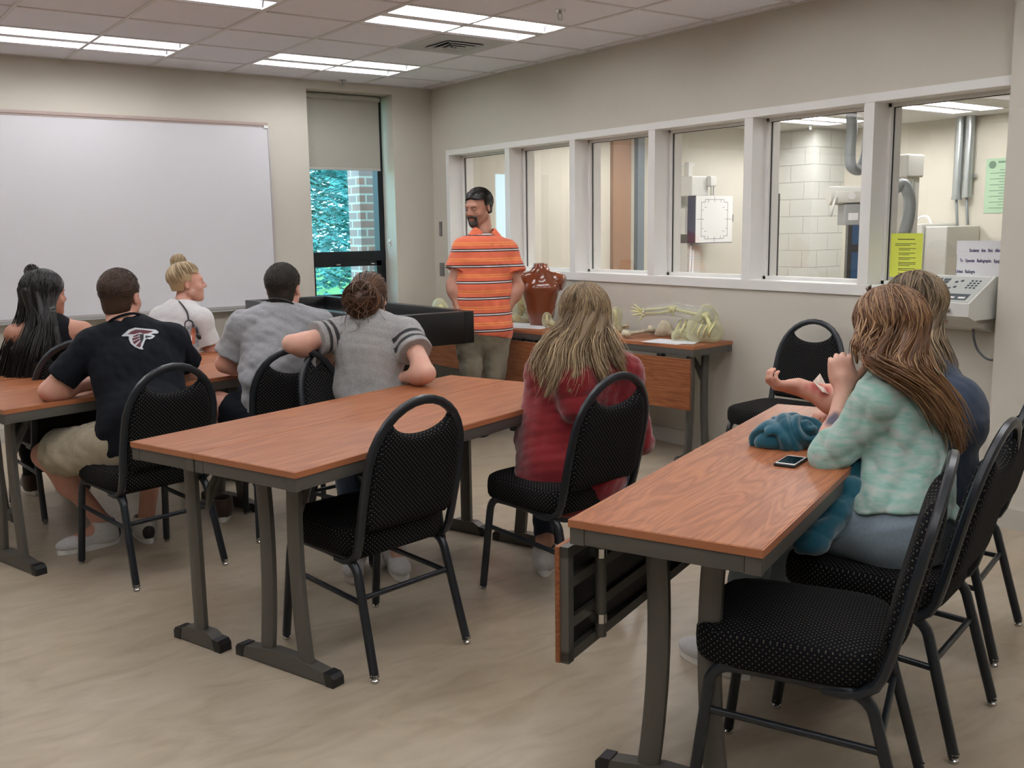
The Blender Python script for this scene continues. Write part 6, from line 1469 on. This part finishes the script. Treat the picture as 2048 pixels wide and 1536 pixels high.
# tube stand
b0 = V3((8.903, 5.690, 2.168)); e = empty('xray_tube_stand', (b0[0], b0[1], 0), 0, 'cream floor-mounted X-ray tube column behind the rightmost pane', 'X-ray stand')
zt = float(b0[2]); MB().bb((-.10, -.10, 0), (.10, .10, zt-.2)).bb((-.14, -.12, zt-.22), (.14, .12, zt), .015).bb((-.3, -.3, 0), (.3, .3, .06), .01).build('column', ENAMEL, e)
MB().bb((-.06, -.104, .3), (-.03, -.10, zt-.25)).bb((.0, -.104, .3), (.03, -.10, zt-.25)).build('rail', STEEL, e)
HOSE = mat('grey_hose', (.22, .24, .25), .5)
g_ = lambda p: tuple(V3(p)-V3((b0[0], b0[1], 0)))
MB().tube(spline([g_((8.510, 5.532, 1.830)), g_((8.577, 5.493, 1.876)), g_((8.607, 5.456, 1.796)), g_((8.592, 5.425, 1.585)), g_((8.534, 5.430, 1.398))], 24), .055, 12).build('cable_sleeve', HOSE, e, smooth=True)
h0 = V3((7.977, 5.645, 1.719)); t_ = empty('ceiling_xray_tube', tuple(h0), R(-36), 'cream X-ray tube head hanging in the second pane from the right', 'X-ray head')
MB().tube([(.06, .1, .03), (.42, .42, .03)], .07, 14).build('support_arm', ENAMEL, t_, angle=40)
MB().bb((-.17, -.10, -.02), (.16, .10, .09), .02).tube([(-.20, 0, .05), (.22, 0, .05)], .085, 18).build('tube_housing', ENAMEL, t_, angle=40); MB().lathe([(.035, 0), (.035, .004)], (-.02, -.102, .045), 18, Matrix.Rotation(R(90), 3, 'X')).build('dial', PAPER, t_)
MB().tube([(-.16, -.10, .03), (-.20, -.16, -.02), (-.23, -.17, -.14)], .012, 8).tube([(.14, -.10, .03), (.17, -.16, -.02), (.2, -.17, -.12)], .012, 8).build('handle', ENAMEL, t_, smooth=True)
cb = MB().bb((-.08, -.10, -.22), (.15, .10, -.03), .008).build('collimator', mat('collimator_grey', (.30, .31, .31), .4), t_); MB().bb((-.045, -.104, -.175), (.045, -.10, -.11)).build('label_window', PAPER, cb); MB().lathe([(.014, 0), (.014, .012)], (.115, -.10, -.10), 12, Matrix.Rotation(R(90), 3, 'X')).lathe([(.014, 0), (.014, .012)], (.115, -.10, -.15), 12, Matrix.Rotation(R(90), 3, 'X')).build('knob', BLACKP, cb)
tag(MB().tube(spline([(7.984, 5.671, 2.506), (7.972, 5.649, 2.352), (7.939, 5.639, 2.180), (7.937, 5.609, 2.021), (8.031, 5.600, 2.000), (8.131, 5.610, 2.103), (8.221, 5.651, 2.327)], 40), .05, 12).lathe([(.09, 0), (.09, -.05), (.06, -.06)], ((7.983, 5.669, 2.497)[0], (7.983, 5.669, 2.497)[1], XC), 16).build('cable_hose', HOSE, None, smooth=True), 'grey ribbed hose looping from the X-ray room ceiling', 'hose')
for k, (y, zb, lab) in enumerate(((5.90, 1.76, 'left galvanised conduit on the far X-ray room wall'), (5.785, 1.78, 'right galvanised conduit on the far X-ray room wall'))):
    e = empty('conduit', (10.22, y, zb), 0, lab, 'pipe', 'conduits on the X-ray room wall'); MB().tube([(0, 0, 0), (0, 0, XC-zb)], .046, 18).build('pipe', STEEL, e, angle=40); MB().lathe([(.052, 0), (.052, .03)], (0, 0, -.01), 18).build('fitting', STEEL, e, angle=40); MB().tube([(0, 0, -.01), (0, -.01, -.12), (.0, -.03, -.3)], .014, 8).build('cable', HOSE, e, smooth=True)
MB_ = MB().bb((-.02, -.13, 0), (0, .13, .03)).build('pipe_strap', STEEL); MB_.location = (10.275, 5.84, 1.98); tag(MB_, 'steel strap holding the two conduits', 'bracket')
e = empty('wall_poster', (10.298, 5.42, 1.88), 0, 'green printed poster on far wall of X-ray room by the pier', 'poster')
MB().bb((-.004, -.28, -.28), (0, .21, .285)).build('sheet', mat('green_paper', (.36, .52, .36), .6), e); mb = MB()
mb.lathe([(.04, 0), (.04, .001)], (-.005, .14, .22), 18, Matrix.Rotation(R(-90), 3, 'Y')); 
for k in range(14): mb.bb((-.006, -.24+.03*(k % 3), .16-.030*k), (-.0045, .06+.10*(k % 2), .166-.030*k))
mb.bb((-.006, -.24, .235), (-.0045, .08, .255)); mb.build('printed_text', mat('poster_ink', (.10, .16, .11), .7), e)
e = empty('generator_cabinet', (9.95, 6.05, 0), 0, 'low white equipment cabinet below the conduits in the X-ray room', 'cabinet'); MB().bb((-.33, -.14, 0), (.33, .37, 1.50), .012).build('body', ENAMEL, e); MB().bb((-.30, -.40, 0), (.33, -.15, 1.47), .01).build('side_unit', ENAMEL, e); MB().bb((-.336, .26, 1.40), (-.33, .30, 1.415)).build('badge', INK, e)
MB().tube(spline([(-.1, .1, 1.49), (-.1, .05, 1.56), (-.1, -.05, 1.57), (-.1, -.1, 1.49)], 14), .012, 8).build('cable_loop', PAPER, e, smooth=True)
k0 = V3((8.693, 6.035, 1.247)); e = empty('monitor_rack', (k0[0], k0[1], 0), R(-50), 'dark monitor rack at the foot of the block column', 'monitor rack'); MB().bb((-.11, -.1, 0), (.16, .2, float(k0[2])+.33), .005).build('rack', BLACKP, e); MB().bb((-.07, -.106, float(k0[2])+.06), (.12, -.10, float(k0[2])+.30)).bb((-.07, -.106, float(k0[2])-.3), (.12, -.10, float(k0[2])-.02)).build('screen', SCREEN, e)
e = empty('xray_blind_post', tuple(V3((6.195, 5.048, 1.664))*V3((1, 1, 0))), 0, 'dark narrow post at the left edge of the second pane from right', 'post'); MB().bb((-.02, -.02, 0), (.02, .02, 1.75)).build('post', BLACKP, e)
